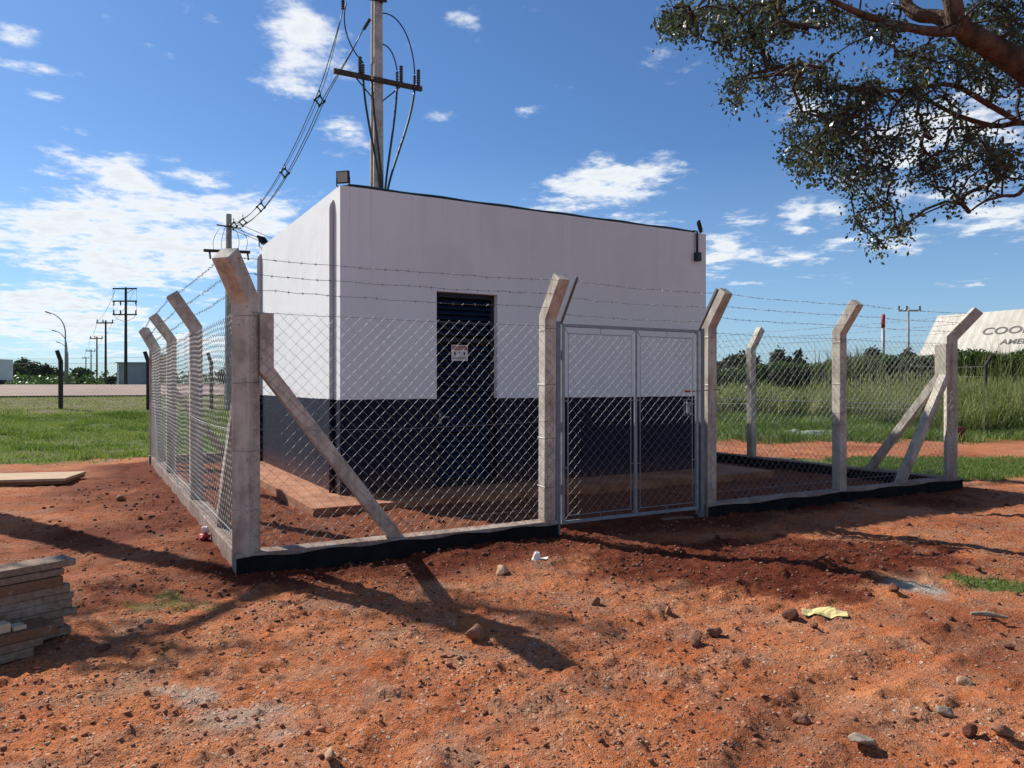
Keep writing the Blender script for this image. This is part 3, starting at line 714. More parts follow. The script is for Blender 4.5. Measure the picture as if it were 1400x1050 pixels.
# kerb wall under the mesh
kb = MB()
def kerb(s0, t0, s1, t1, wd=.17, top=KH):
    a = fp(s0, t0, 0); b = fp(s1, t1, 0); d = (b-a).normalized(); sd = Z.cross(d); n = max(2, int((b-a).length/.5)); i0 = len(kb.v)
    for i in range(n+1):
        p = a+(b-a)*(i/n); j = random.uniform(-.006, .006); jz = random.uniform(-.008, .008)
        for u, z_ in ((-1, -.12), (-1, top-.012+jz), (-.9, top+jz), (.9, top+jz), (1, top-.012+jz), (1, -.12)): kb.v.append(tuple(p+sd*(u*wd/2+j)+Z*z_))
    for i in range(n):
        for q in range(5):
            e = i0+i*6+q; kb.f.append((e, e+6, e+7, e+1))
    kb.f.append(tuple(i0+q for q in range(6))); kb.f.append(tuple(i0+n*6+q for q in reversed(range(6))))
kerb(-.10, 0, 3.05, 0, .2); kerb(5.14, 0, FL+.13, 0, .2); kerb(0, .1, 0, FT-.085); kerb(FL, .1, FL, FT-.085); kerb(-.12, FT, FL+.12, FT)
kb.build('kerb', 'kerb', fence)
def shade_sheet(a, b, n):  # thin dark sheet, deep shade painted over the concrete of unlit kerb faces
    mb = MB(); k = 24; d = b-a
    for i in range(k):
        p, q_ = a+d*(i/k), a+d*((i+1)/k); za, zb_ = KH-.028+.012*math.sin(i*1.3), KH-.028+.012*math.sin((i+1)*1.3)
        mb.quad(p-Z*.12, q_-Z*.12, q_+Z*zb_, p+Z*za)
    mb.build('kerb_shade_sheet', 'kerb_shade', fence)
shade_sheet(fp(-.10, 0, 0)+N*.109, fp(3.05, 0, 0)+N*.109, N); shade_sheet(fp(5.14, 0, 0)+N*.109, fp(FL+.13, 0, 0)+N*.109, N); shade_sheet(fp(FL, .1, 0)-D*.094, fp(FL, FT-.09, 0)-D*.094, -D)
# chain link: zigzag wires hooked into their neighbours
def chain(name, a, b, z0, z1, out, off, parent, cell=.106, rad=.0020, wob=.022, seed=0):
    a = Vector(a); b = Vector(b); d = (b-a); ln = d.length; d.normalize(); o = Vector(out)
    h = cell/2; ncol = int(ln/h); nz = int((z1-z0)/h); hx = ln/ncol; hz = (z1-z0)/nz
    K = np.arange(nz*2+1); kf = K/2.0
    cols = np.arange(ncol)[:, None]; kk = np.floor(kf).astype(int)[None]
    tri = np.abs(((kf[None]+cols) % 2)-0)  # 0..2 saw
    tri = np.where(tri > 1, 2-tri, tri)
    sx = (cols+tri)*hx
    sz = z0+np.broadcast_to(kf[None]*hz, sx.shape)
    rising = np.where(((np.floor(kf)[None]+cols) % 2) == 0, 1.0, -1.0)
    dep = np.where((K[None] % 2) == 1, rising*rad*1.5, 0.0)
    wv = wob*(fbm(sx*1.1+seed*7, sz*1.3, 91+seed, 3)-.5)*2
    wz = .022*(fbm(sx*1.7+seed*3, sz*1.1+5, 95+seed, 2)-.5)*2
    dep = off+dep+wv
    base = np.array(a)[None, None]+sx[..., None]*np.array(d)+dep[..., None]*np.array(o); base[..., 2] += sz+wz
    nP = sx.shape[1]
    # triangular section
    offs = [np.array(o)*rad, (np.array(d)*.5-np.array(o)*.5+np.array((0, 0, .6)))*rad, (-np.array(d)*.5-np.array(o)*.5-np.array((0, 0, .6)))*rad]
    # use a section that is round enough for both diagonals
    offs = [np.array(o)*rad, -np.array(o)*rad*.5+np.array(d)*rad*.87, -np.array(o)*rad*.5-np.array(d)*rad*.87]
    V = np.stack([base+q for q in offs], 2)            # col, pt, 3, xyz
    idx = np.arange(V.shape[0]*nP*3).reshape(V.shape[0], nP, 3)
    fs = []
    for q in range(3):
        r_ = (q+1) % 3
        fs.append(np.stack([idx[:, :-1, q], idx[:, :-1, r_], idx[:, 1:, r_], idx[:, 1:, q]], -1).reshape(-1, 4))
    npm = npmesh(name, V.reshape(-1, 3), np.concatenate(fs), 'galv', parent, smooth=True)
    return npm
W2 = .075
chain('chain_link_mesh', fp(.02, 0, 0), fp(3.02, 0, 0), KH-.01, 2.21, N, W2, fence, seed=1)
chain('chain_link_mesh', fp(5.20, 0, 0), fp(FL, 0, 0), KH-.01, 2.22, N, W2, fence, seed=2)
chain('chain_link_mesh', fp(0, .02, 0), fp(0, FT, 0), KH-.01, 2.21, -D, W2, fence, seed=3)
chain('chain_link_mesh', fp(FL, .02, 0), fp(FL, FT, 0), KH-.01, 2.21, D, W2, fence, seed=4)
chain('chain_link_mesh', fp(0, FT, 0), fp(FL, FT, 0), KH-.01, 2.21, L, W2, fence, seed=5)
# tension wires
def sagline(a, b, sag, n=10, jit=.004):
    a = Vector(a); b = Vector(b); out = []
    for i in range(n+1):
        f = i/n; p = a+(b-a)*f; p.z += -sag*4*f*(1-f)+(random.uniform(-jit, jit) if 0 < i < n else 0); out.append(p)
    return out
for z_, sg in ((2.20, .012), (1.22, .03), (.33, .01)):
    for u, v in ((0, 2.98), (5.24, 7.62), (7.62, FL)):
        tw = MB(); tw.tube(sagline(fp(u, 0, z_)+N*W2, fp(v, 0, z_)+N*W2, sg), .002, 4); tw.build('tension_wire', 'galv', fence)
    for s_, nn in ((0, -D), (FL, D)):
        ts = [0, *SIDE, FT] if s_ == 0 else [0, 3.9, 6.9, FT]
        for u, v in zip(ts[:-1], ts[1:]):
            tw = MB(); tw.tube(sagline(fp(s_, u, z_)+nn*W2, fp(s_, v, z_)+nn*W2, sg), .002, 4); tw.build('tension_wire', 'galv', fence)
# barbed wire
def barbed(mb, a, b, sag=.02, rad=.0021):
    pts = sagline(a, b, sag, max(6, int((Vector(b)-Vector(a)).length/.16)), .007); mb.tube(pts, rad, 4)
    d = (Vector(b)-Vector(a)).normalized(); ln = (Vector(b)-Vector(a)).length; k = .06
    while k < ln-.03:
        f = k/ln*(len(pts)-1); i = int(f); p = pts[i].lerp(pts[min(i+1, len(pts)-1)], f-i)
        for _ in range(2):
            u = Vector((random.gauss(0, 1), random.gauss(0, 1), random.gauss(0, 1))); u = (u-d*u.dot(d)*.7).normalized()*.017
            mb.tube([p-u, p+u], .0016, 3)
        mb.tube([p-d*.008, p+d*.008], .0042, 4)
        k += random.uniform(.10, .135)
def arm_pt(s, t, out, f, h1=H1, h2=H2, reach=RC, w=.13):
    o = Vector(out).normalized(); return fp(s, t, 0)+o*(reach*f+w*.5)+Z*(h1+(h2-h1)*f)
FR = (.22, .55, .88)
for f in FR:
    bw = MB()
    c0 = arm_pt(0, 0, DIAGL, f, 2.31, 2.67, .27); cR = arm_pt(FL, 0, DIAGR, f, H1, 2.70, .36)
    barbed(bw, c0, arm_pt(2.98, 0, N, f)); barbed(bw, arm_pt(5.24, 0, N, f), arm_pt(7.62, 0, N, f)); barbed(bw, arm_pt(7.62, 0, N, f), cR)
    seq = [c0]+[arm_pt(0, t_, -D, f) for t_ in SIDE]+[arm_pt(0, FT, L-D, f)]+[arm_pt(s_, FT, L, f) for s_ in (2.6, 5.1, 7.7)]+[arm_pt(FL, FT, L+D, f)]+[arm_pt(FL, t_, D, f) for t_ in (6.9, 3.9)]+[cR]
    for u, v in zip(seq[:-1], seq[1:]): barbed(bw, u, v)
    bw.build('barbed_wire', 'barb', fence)

# ------------------------------------------------------------------ gate
gate = thing('gate', 'grey steel gate with two chain link panels and leaning arms', 'gate', fp(4.1, 0, 0))
GO = .03
def gp(s, z, o=GO): return fp(s, 0, z)+N*o
g0, g1 = 3.085, 5.10
for s_, lab in ((g0, 0), (g1, 1)):
    mb = MB(); mb.bar(gp(s_, -.06), gp(s_, 2.25), .058, .058, D); mb.build('gate_post', 'gate_d', gate, bevel=.004)
    a_ = s_+(.05 if lab == 0 else -.03)
    mb = MB(); mb.bar(gp(a_, 2.235, GO-.01), gp(a_, 2.68, GO+.29), .034, .034, D); mb.build('gate_arm', 'gate_d', gate, bevel=.003)
u0, u1 = g0+.055, g1-.055; zb, zt = .135, 2.23; um = (u0+u1)/2+.03
mb = MB()
mb.bar(gp(u0+.016, zb), gp(u0+.016, zt), .034, .034, D); mb.bar(gp(u1-.016, zb), gp(u1-.016, zt), .034, .034, D)
mb.bar(gp(um, zb+.018), gp(um, zt-.018), .03, .03, D)
mb.bar(gp(u0+.034, zt-.0165), gp(u1-.034, zt-.0165), .033, .033, Z); mb.bar(gp(u0+.034, zb+.0165), gp(u1-.034, zb+.0165), .033, .033, Z)
mb.build('gate_frame', 'gate', gate, bevel=.003)
for k, (v0, v1) in enumerate(((u0+.085, um-.065), (um+.065, u1-.085))):
    z0_, z1_ = zb+.085, zt-.10
    mb = MB(); r = .0045
    cs = [gp(v0, z0_), gp(v1, z0_), gp(v1, z1_), gp(v0, z1_)]
    for i in range(4): mb.tube([cs[i], cs[(i+1) % 4]], r, 6)
    e0, e1 = (u0+.03, um-.014) if k == 0 else (um+.014, u1-.03)
    for (sx, sz, ex, ez) in ((v0, z0_, e0, zb+.03), (v1, z0_, e1, zb+.03), (v1, z1_, e1, zt-.03), (v0, z1_, e0, zt-.03)): mb.tube([gp(sx, sz), gp(ex, ez)], r, 6)
    mid = (v0+v1)/2
    mb.tube([gp(mid, z1_), gp(mid, zt-.03)], r, 6); mb.tube([gp(mid, z0_), gp(mid, zb+.03)], r, 6)
    for zz in (.72, 1.42): mb.tube([gp(v0, zz), gp(e0, zz)], r, 6); mb.tube([gp(v1, zz), gp(e1, zz)], r, 6)
    mb.build('panel_frame', 'gate', gate)
    chain('chain_link_mesh', fp(v0, 0, 0), fp(v1, 0, 0), z0_, z1_, N, GO, gate, seed=6+k, wob=.004)
mb = MB(); mb.box(gp(u1-.10, 1.37, GO+.02), D, L, Z, .07, .012, .006); mb.box(gp(u1-.165, 1.32, GO+.02), D, L, Z, .022, .016, .065); mb.box(gp(u1-.15, 1.37, GO+.022), D, L, Z, .04, .014, .02); mb.build('latch', 'gate', gate, bevel=.003)
mb = MB()
for (sa, za, sb, zb2) in ((u1-.21, 1.42, u1-.04, 1.42), (u1-.21, 1.24, u1-.04, 1.24), (u1-.21, 1.24, u1-.21, 1.42)): mb.tube([gp(sa, za), gp(sb, zb2)], .0035, 5)
mb.build('latch_guard', 'gate', gate)
mb = MB(); mb.box(gp(u1-.17, 1.515, GO+.01), D, L, Z, .04, .004, .012); mb.build('latch_tag', 'red', gate)
mb = MB(); mb.bar(gp(u1-.10, 1.515, GO+.01), gp(g1+.26, 1.535, GO+.04), .009, .012, Z); mb.build('slide_bolt', 'rust', gate)
mb = MB()
for zz in (.45, 1.1, 1.85): mb.tube([gp(g0+.042, zz, GO+.03), gp(g0+.042, zz+.1, GO+.03)], .011, 8)
mb.build('hinge', 'gate_d', gate)
for f in (.2, .55, .9):
    mb = MB(); q_ = lambda s_: gp(s_, 2.235+.445*f, GO-.01+.30*f+.02); barbed(mb, q_(g0+.05), q_(g1-.03)); mb.build('barbed_wire', 'galv', gate)

# ------------------------------------------------------------------ utility poles and cables
def flat_pole(parent, base, h, w0, w1, dirv, name='shaft', mat='polec'):
    mb = MB(); d = Vector(dirv).normalized(); n = Z.cross(d); prof = []
    segs = 14; i0 = 0
    # double-T section: recessed web on the broad faces
    sec = [(-1, -.8), (-.55, -.8), (-.45, -.5), (.45, -.5), (.55, -.8), (1, -.8), (1, .8), (.55, .8), (.45, .5), (-.45, .5), (-.55, .8), (-1, .8)]
    for i in range(segs+1):
        f = i/segs; r_ = (w0+(w1-w0)*f)/2
        for u, v in sec: mb.v.append(tuple(Vector(base)+d*(u*r_)+n*(v*r_)+Z*(h*f)))
    m_ = len(sec)
    for i in range(segs):
        for q in range(m_): a = i*m_+q; b = i*m_+(q+1) % m_; mb.f.append((a, b, b+m_, a+m_))
    mb.f.append(tuple(segs*m_+q for q in range(m_)))
    return mb.build(name, mat, parent)
def insul(parent, p, h=.3, r=.05, name='insulator', mat='ins', axis=None):
    mb = MB(); prof = [(r*.5, 0)]
    k = max(3, int(h/.06))
    for i in range(k):
        z_ = h*(i+.5)/k; prof += [(r, z_-h*.12/k), (r, z_+h*.1/k), (r*.55, z_+h*.35/k)]
    prof += [(r*.4, h)]
    mb.lathe(p, prof, 10, axis); return mb.build(name, mat, parent, smooth=False)
PB = Vector((-3.62, 20, gh(-3.62, 20)))
pole = thing('utility_pole', 'tall concrete utility pole with a crossarm rising behind the hut', 'utility pole', PB, 'utility poles')
flat_pole(pole, PB, 12.4-PB.z, .42, .27, L)
AH = 9.66; ac = Vector((PB.x, PB.y, AH))+N*.19
def ap_(u, dz=0, o=0): return ac+D*u+Z*dz+N*o
mb = MB(); mb.box(ac, D, L, Z, 1.22, .05, .06); mb.build('crossarm', 'woodpole', pole, bevel=.006)
mb = MB(); mb.bar(ap_(-.6, -.05, -.06), ap_(0, -.62, -.08), .035, .008, D); mb.bar(ap_(.6, -.05, -.06), ap_(0, -.62, -.08), .035, .008, D); mb.build('crossarm_strut', 'darkmetal', pole)
for u in (-.52, .62, 1.12): insul(pole, ap_(u, .06), .46, .055, 'surge_arrester')
foot = Vector((PB.x+.12, PB.y, 6.55))+N*.2
up_j = {}
for k, (u, lean) in enumerate(((-.46, .0), (-.22, .0), (.48, .0), (.98, .0))):
    top = ap_(u, .34, .07); insul(pole, ap_(u, -.05, .07), .36, .042, 'cable_termination', 'ins' if k != 1 else 'glass')
    f2 = foot+D*(.05*(k-1.5)); pts = []
    p0_ = ap_(u, -.05, .07); m1 = p0_+Vector((0, 0, -1.1))+D*(-u*.10); m2 = f2+Z*.9+D*(u*.12)
    for i in range(17):
        t = i/16; pts.append(p0_*(1-t)**3+m1*(3*t*(1-t)**2)+m2*(3*t*t*(1-t))+f2*t**3)
    pts.append(f2-Z*2.0)
    mb = MB(); mb.tube(pts, .030, 7); mb.build('riser_cable', 'cable', pole, smooth=True)
    up_j[k] = top
mb = MB(); mb.tube([foot-Z*5.5, foot+Z*.02], .10, 12); mb.build('riser_conduit', 'polec', pole, smooth=True)
# insulators near the pole head and the jumpers that loop down from them
for p, ax in ((Vector((PB.x+.14, PB.y-.12, 11.72)), Vector((.35, -.1, .8))), (Vector((PB.x-.15, PB.y-.14, 11.30)), Vector((-.45, -.15, -.85))), (Vector((PB.x-.80, PB.y-.46, 11.74)), Vector((.0, 0, -1)))):
    insul(pole, p, .36, .05, 'insulator', 'ins', ax)
mb = MB(); mb.bar(Vector((PB.x-.86, PB.y-.47, 11.78)), Vector((PB.x+.3, PB.y-.17, 11.75)), .05, .06, Z); mb.build('bracket', 'darkmetal', pole)
def bez(a, b, c, d, n=16):
    return [Vector(a)*(1-t)**3+Vector(b)*(3*t*(1-t)**2)+Vector(c)*(3*t*t*(1-t))+Vector(d)*t**3 for t in [i/n for i in range(n+1)]]
for a, b, c, d in ((at(520, 18, 20), at(548, 15, 20), at(566, 60, 20), up_j[3]), (at(521, 60, 20), at(536, 62, 20), at(540, 82, 20), up_j[2]), (at(474, 4, 19.8), at(466, 25, 19.8), at(472, 60, 19.8), up_j[0])):
    mb = MB(); mb.tube(bez(a, b, c, d), .018, 6); mb.build('jumper_cable', 'cable', pole, smooth=True)
# pole further along the line
QB = Vector((-12.35, 32.6, 0)); QB.z = gh(QB.x, QB.y)
pole2 = thing('utility_pole', 'concrete utility pole with a crossarm and cable loops behind the nearest fence post', 'utility pole', QB, 'utility poles')
flat_pole(pole2, QB, 9.0-QB.z, .40, .24, L)
ac2 = Vector((QB.x, QB.y-.2, 7.35))
mb = MB(); mb.box(ac2, Vector((.97, .24, 0)), Vector((-.24, .97, 0)), Z, .95, .05, .06); mb.build('crossarm', 'woodpole', pole2, bevel=.006)
mb = MB(); mb.bar(QB+Z*(8.45-QB.z)+Vector((-.45, -.2, .05)), QB+Z*(8.4-QB.z)+Vector((.6, -.2, -.05)), .05, .05, Z); mb.build('bracket', 'darkmetal', pole2)
for u in (-.7, .45, .85): insul(pole2, ac2+Vector((u*.97, u*.24-.02, -.06)), .3, .05, 'fuse_cutout', 'ins', Vector((.1, 0, -1)))
for k, u in enumerate((-.5, -.2, .1, .45, .75)):
    a = QB+Z*(8.35-QB.z)+Vector((-.3+.22*k, -.25, 0)); d = ac2+Vector((u*.97, u*.24-.05, -.02))
    mb = MB(); mb.tube(bez(a, a+Vector((u*.35, 0, -.3)), d+Vector((u*.3, 0, .5)), d), .010, 5); mb.build('jumper_cable', 'cable', pole2, smooth=True)
# spacer cable strung between the two poles
cab = thing('overhead_cable', 'spacer cable bundle sloping from the tall pole to the pole behind the fence', 'cable', at(390, 240, 25))
CA = Vector((-4.1, 19.8, 11.7)); CB = Vector((-12.2, 32.4, 8.45)); cd_ = (CB-CA).normalized(); cs_ = cd_.cross(Z).normalized()
def cpt(f, u, v): 
    p = CA.lerp(CB, f); p.z -= 4*1.45*f*(1-f); return p+cs_*u+Z*v
for (u, v, r_) in ((0, .15, .009), (.14, 0, .0125), (-.14, 0, .0125), (0, -.15, .0125)):
    mb = MB(); fs_ = [i/30 for i in range(31)]
    end = Vector((PB.x-.80, PB.y-.46, 11.36)) if (u < 0 or v > 0) else Vector((PB.x-.33, PB.y-.2, 10.98))
    line = [cpt(f, u*min(1, 12*(1-f)+.2), v*min(1, 12*(1-f)+.2)) for f in fs_ if f > .2]; s0_ = cpt(.205, u, v); tg = line[0]-line[1]
    line = bez(end, end.lerp(s0_, .4)-Z*.12, s0_+tg*1.6, s0_, 8)+line[1:]
    mb.tube(line, r_, 6); mb.build('conductor', 'cable', cab, smooth=True)
for f in (.205, .45, .66, .85, .96):
    mb = MB(); pts = [cpt(f, 0, .15), cpt(f, .14, 0), cpt(f, 0, -.15), cpt(f, -.14, 0)]
    for i in range(4): mb.bar(pts[i], pts[(i+1) % 4], .04, .035, cd_)
    for p in pts: mb.lathe(p-cd_*.07, [(.025, 0), (.042, .03), (.042, .11), (.025, .14)], 8, cd_)
    mb.bar(pts[0]+Z*.0, pts[0]+Z*.16, .03, .03, cd_); mb.build('spacer', 'spacer', cab)
# service wires running on behind the hut to a pole hidden by it
RB = Vector((-4.6, 78, 0)); RB.z = gh(RB.x, RB.y)
sw = thing('service_wire', 'three thin wires leaving the fence post pole towards the far side of the hut', 'cable', QB+Z*8)
for k in range(3):
    mb = MB(); mb.tube(sagline(QB+Z*(8.5-QB.z)+Vector((.3*k-.3, -.2, .12*(k == 2))), RB+Vector((.6*(k-1), 0, 8.6)), .55, 14, 0), .014, 5); mb.build('wire', 'cable', sw)
def far_pole(label, px, ptop, Y, kind, base=None, grp='utility poles', mat='woodpole', w=.30):
    x = (px-CX)/F*Y; zb_ = gh(x, Y) if base is None else base; top = CH+(CY-ptop)/F*Y
    p = Vector((x, Y, zb_)); o = thing('utility_pole', label, 'utility pole', p, grp)
    mb = MB(); mb.tube([p-Z*.2, Vector((x, Y, top))], [w/2, w*.33], 8); mb.build('shaft', mat, o, smooth=True)
    dv = Vector((.93, -.36, 0))
    if kind == 'tower':
        for z_, hw in ((top-.15, 1.25), (top-1.45, 1.25), (top-2.85, 1.25)):
            mb = MB(); mb.box((x, Y-.2, z_), Vector((1, 0, 0)), Vector((0, 1, 0)), Z, hw, .06, .07); mb.build('crossarm', mat, o)
            if z_ < top-1:
                for u in (-1.15, -.45, 1.15): insul(o, Vector((x+u, Y-.2, z_-.05 if z_ > top-2 else z_+.05)), .42, .09, axis=Vector((0, 0, -1 if z_ > top-2 else 1)))
        mb = MB(); 
        mb.bar((x, Y-.2, top-.3-.45), (x+.9, Y-.2, top-.2), .04, .04); mb.bar((x+.1, Y-.2, top-.75), (x-.0, Y-.2, top-.2), .03, .03)
        for s_ in (-1, 1): mb.tube(bez((x+s_*1.1, Y-.2, top-2.9), (x+s_*.9, Y-.2, top-3.4), (x+s_*.2, Y-.2, top-3.5), (x, Y-.2, top-3.6)), .02, 4); mb.tube([(x+s_*1.2, Y-.2, top-.2), (x+s_*1.25, Y-.2, top-1.6)], .015, 4); mb.tube([(x+s_*1.22, Y-.2, top-1.9), (x+s_*1.22, Y-.2, top-2.5)], .015, 4)
        mb.build('jumper_wire', 'black', o)
    else:
        mb = MB(); mb.box((x, Y-.2, top-.35), Vector((1, 0, 0)), Vector((0, 1, 0)), Z, 1.1, .07, .08); mb.build('crossarm', mat, o)
        for u in (-1.0, -.25, 1.0) if kind == 'T' else (-1.0, 0, 1.0): insul(o, Vector((x+u, Y-.2, top-.27)), .38, .09)
    return o
far_pole('tall dark pole with three stacked crossarms beside the grey kiosk', 172, 393, 78, 'tower', 1.4, w=.36)
far_pole('dark utility pole with one crossarm just left of the three armed pole', 144.5, 438, 98, 'T', 1.45, w=.34)
far_pole('thin dark utility pole, third from the kiosk along the road', 132.5, 460, 128, 'T', 1.45, w=.33)
far_pole('small dark utility pole seen above the round bush by the road', 124.5, 478, 170, 'T', 1.45, w=.33)
far_pole('tiniest dark utility pole above the left side of the round bush', 117.5, 488, 220, 'T', 1.45, w=.4)
far_pole('pale utility pole with a crossarm beyond the hedge near the warehouse', 1242, 420, 72, 'T', 1.4, mat='polec', w=.26)
mb = None
ch = at(1207.5, 480, 80); rp = thing('marker_pole', 'red and white marker pole standing beyond the hedge', 'pole', (ch.x, 80, 1.4))
mb = MB(); mb.tube([(ch.x, 80, 1.4), (ch.x, 80, 7.6)], .17, 10); mb.build('shaft', 'steelgrey', rp, smooth=True)
mb = MB(); mb.tube([(ch.x, 80, 7.6), (ch.x, 80, 9.05)], .2, 10); mb.build('red_cap', 'red', rp, smooth=True)
# line along the road
ln = thing('road_power_line', 'thin wires running along the far side of the road', 'cable', (-50, 90, 9))
def ptop(px, pt, Y): return Vector(((px-CX)/F*Y, Y-.2, CH+(CY-pt)/F*Y))
chain_ = [ptop(172, 397, 78), ptop(144.5, 440, 98), ptop(132.5, 462, 128), ptop(124.5, 480, 170), ptop(117.5, 490, 220)]
for u in (-1.0, 1.0):
    mb = MB()
    for a, b in zip(chain_[:-1], chain_[1:]): mb.tube(sagline(a+Vector((u, 0, 0)), b+Vector((u, 0, 0)), .5, 8, 0), .018, 4)
    mb.build('wire', 'cable', ln)
for z_ in (6.0, 5.2):
    mb = MB(); mb.tube(sagline((-120, 120, z_+.5), (-55, 120, z_), .6, 12, 0), .022, 4); mb.build('wire', 'cable', ln)
# street lamps
def lamp(label, px, ptop_, Y, reach):
    x = (px-CX)/F*Y; top = CH+(CY-ptop_)/F*Y; b = Vector((x, Y, 1.45)); o = thing('street_lamp', label, 'street lamp', b, 'street lamps along the road')
    mb = MB(); arc = bez((x, Y, top-2.6), (x, Y, top-1.2), (x-reach*.35, Y, top-.45), (x-reach, Y, top)); mb.tube([b]+arc, [.12]+[.075-.03*i/16 for i in range(17)], 8); mb.build('pole', 'steelgrey', o, smooth=True)
    mb = MB(); mb.box((x-reach-.3, Y, top+.05), Vector((.95, 0, -.3)).normalized(), Vector((0, 1, 0)), Vector((.3, 0, .95)).normalized(), .38, .13, .06); mb.build('lamp_head', 'darkmetal', o, bevel=.02)
lamp('tall curved street lamp rising left of the dark poles, nearest of three', 89.5, 428, 88, 1.7)
lamp('curved street lamp just behind the nearest one', 91.5, 453, 110, 1.5)
lamp('lowest of the curved street lamps, farthest along the road', 93, 468.5, 132, 1.4)

# ------------------------------------------------------------------ boundary fences
def bpost(parent, x, Y, h, lean, w=.13):
    z_ = gh(x, Y); mb = MB(); mb.tube([(x, Y, z_-.1), (x, Y, z_+h*.82), (x+lean, Y, z_+h)], [w/2, w/2, w*.45], 8); mb.build('fence_post', 'fpost', parent)
bx = [(-40, 33), (-33, 32.5), (-26.3, 32.2), (83, 32), (203, 32), (289, 33.2), (372, 34.4)]
bf = thing('boundary_fence', 'old chain link fence on dark bent posts along the lawn edge', 'fence', (-20, 32, .5))
bp = []
for k, (a, Y) in enumerate(bx):
    x = a if a < 0 else (a-CX)/F*Y; bpost(bf, x, Y, 2.5, -.16, .19 if k < 5 else .17); bp.append((x, Y))
for k, (u, v) in enumerate(zip(bp[:-1], bp[1:])):
    if k < 2: continue
    za = gh(*u); zc = gh(*v)
    chain('chain_link_mesh', (u[0], u[1], za-.02), (v[0], v[1], za-.02), .05, 2.0+.0*zc, Vector((0, -1, 0)), .06, bf, cell=.15, rad=.0042, seed=20+k)
rf = thing('field_fence', 'dark bent wire fence posts half hidden in the tall grass', 'fence', (18, 30, 1))
rpts = []
for px, pt, Y in ((1348, 487, 29.5), (1240, 489, 33.5), (1130, 500, 38)):
    x = (px-CX)/F*Y; z_ = gh(x, Y); h = CH+(CY-pt)/F*Y-z_; bpost(rf, x, Y, h, .22, .14); rpts.append(Vector((x, Y, z_+h*.8)))
for dz in (0, -.4, -.8):
    mb = MB()
    for a, b in zip(rpts[:-1], rpts[1:]): mb.tube(sagline(a+Z*dz, b+Z*dz, .05, 6, .01), .004, 4)
    mb.build('fence_wire', 'barb', rf)
# a taut pale wire low across the meadow
wl = thing('stretched_wire', 'pale wire stretched low across the meadow behind the fence', 'wire', at(1100, 546, 21))
for px in (975, 1262):
    a = at(px, 544 if px < 1000 else 553, 21.5); mb = MB(); mb.tube([(a.x, a.y, gh(a.x, a.y)-.1), (a.x, a.y, a.z+.1)], .03, 6); mb.build('stake', 'fpost', wl)
mb = MB(); mb.tube(sagline(at(975, 544, 21.5), at(1262, 553, 21.5), .02, 16, .01), .014, 5); mb.build('wire', 'galv', wl)

# ------------------------------------------------------------------ far buildings and truck
kp = at(160, 523, 86); kz = 1.45
kio = thing('roadside_kiosk', 'small grey flat roofed kiosk beyond the road', 'building', (kp.x, 86, kz))
kw = (193-160)/F*86; khh = CH+(525-496.5)/F*86-kz
mb = MB(); mb.box((kp.x+kw/2, 87.3, kz+khh/2), Vector((1, 0, 0)), Vector((0, 1, 0)), Z, kw/2, 1.3, khh/2); mb.build('wall', 'greywall', kio)
mb = MB(); mb.box((kp.x+kw/2, 87.3, kz+khh+.06), Vector((1, 0, 0)), Vector((0, 1, 0)), Z, kw/2+.14, 1.45, .06); mb.build('roof', 'slabroof', kio)
mb = MB(); mb.box((kp.x+.12, 85.97, kz+khh*.5), Vector((1, 0, 0)), Vector((0, 1, 0)), Z, .10, .02, khh*.48); mb.build('door', 'white', kio)
tx = (7-CX)/F*76
tr = thing('parked_truck', 'rear end of a pale box truck at the left edge on the road', 'truck', (tx-5, 76, 1.5))
X_, Y_ = Vector((1, 0, 0)), Vector((0, 1, 0))
mb = MB(); mb.box((tx-5, 76, 3.05), X_, Y_, Z, 5, 1.25, 1.05); mb.build('cargo_box', 'white', tr, bevel=.03)
mb = MB(); mb.box((tx-5.5, 76, 1.9), X_, Y_, Z, 5.4, .45, .1); mb.build('chassis', 'darkmetal', tr)
mb = MB(); mb.box((tx-11.4, 76, 2.6), X_, Y_, Z, 1.1, 1.2, 1.0); mb.build('cab', 'white', tr, bevel=.15)
for u in (1.2, 2.5, 11.3):
    for s_ in (-1, 1):
        mb = MB(); mb.lathe((tx-u, 76+s_*1.05-.14, 1.98), [(.2, 0), (.48, .01), (.5, .05), (.5, .24), (.48, .28), (.2, .29)], 18, Y_); mb.build('wheel', 'black', tr)
# warehouse
WE = at(1256, 486, 90); wl_, wr_, wu = 62.0, 3.9, 4.95
wh = thing('warehouse', 'long pale warehouse with a steep roof and grey lettering beyond the hedge', 'building', (WE.x, WE.y, 1.4))
def wp(a, b, z_): return WE-L*a+D*b+Z*(z_-WE.z)
ez = WE.z; rz = ez+wu
mb = MB(); th = .18
for (b0, z0_, b1, z1_) in ((0, ez, wr_, rz), (wr_, rz, 2*wr_, ez)):
    mb.quad(wp(0, b0, z0_), wp(wl_, b0, z0_), wp(wl_, b1, z1_), wp(0, b1, z1_))
    mb.quad(wp(0, b0, z0_-th), wp(0, b1, z1_-th), wp(wl_, b1, z1_-th), wp(wl_, b0, z0_-th))
    mb.quad(wp(0, b0, z0_-th), wp(0, b0, z0_), wp(0, b1, z1_), wp(0, b1, z1_-th)); mb.quad(wp(0, b0, z0_-th), wp(wl_, b0, z0_-th), wp(wl_, b0, z0_), wp(0, b0, z0_))
mb.build('roof', 'whoof', wh)
mb = MB(); i0 = .9
mb.quad(wp(i0, .7, 1.0), wp(wl_, .7, 1.0), wp(wl_, .7, ez+.7), wp(i0, .7, ez+.7)); mb.quad(wp(i0, 2*wr_-.7, 1.0), wp(i0, .7, 1.0), wp(i0, .7, ez+.6), wp(i0, 2*wr_-.7, ez+.6))
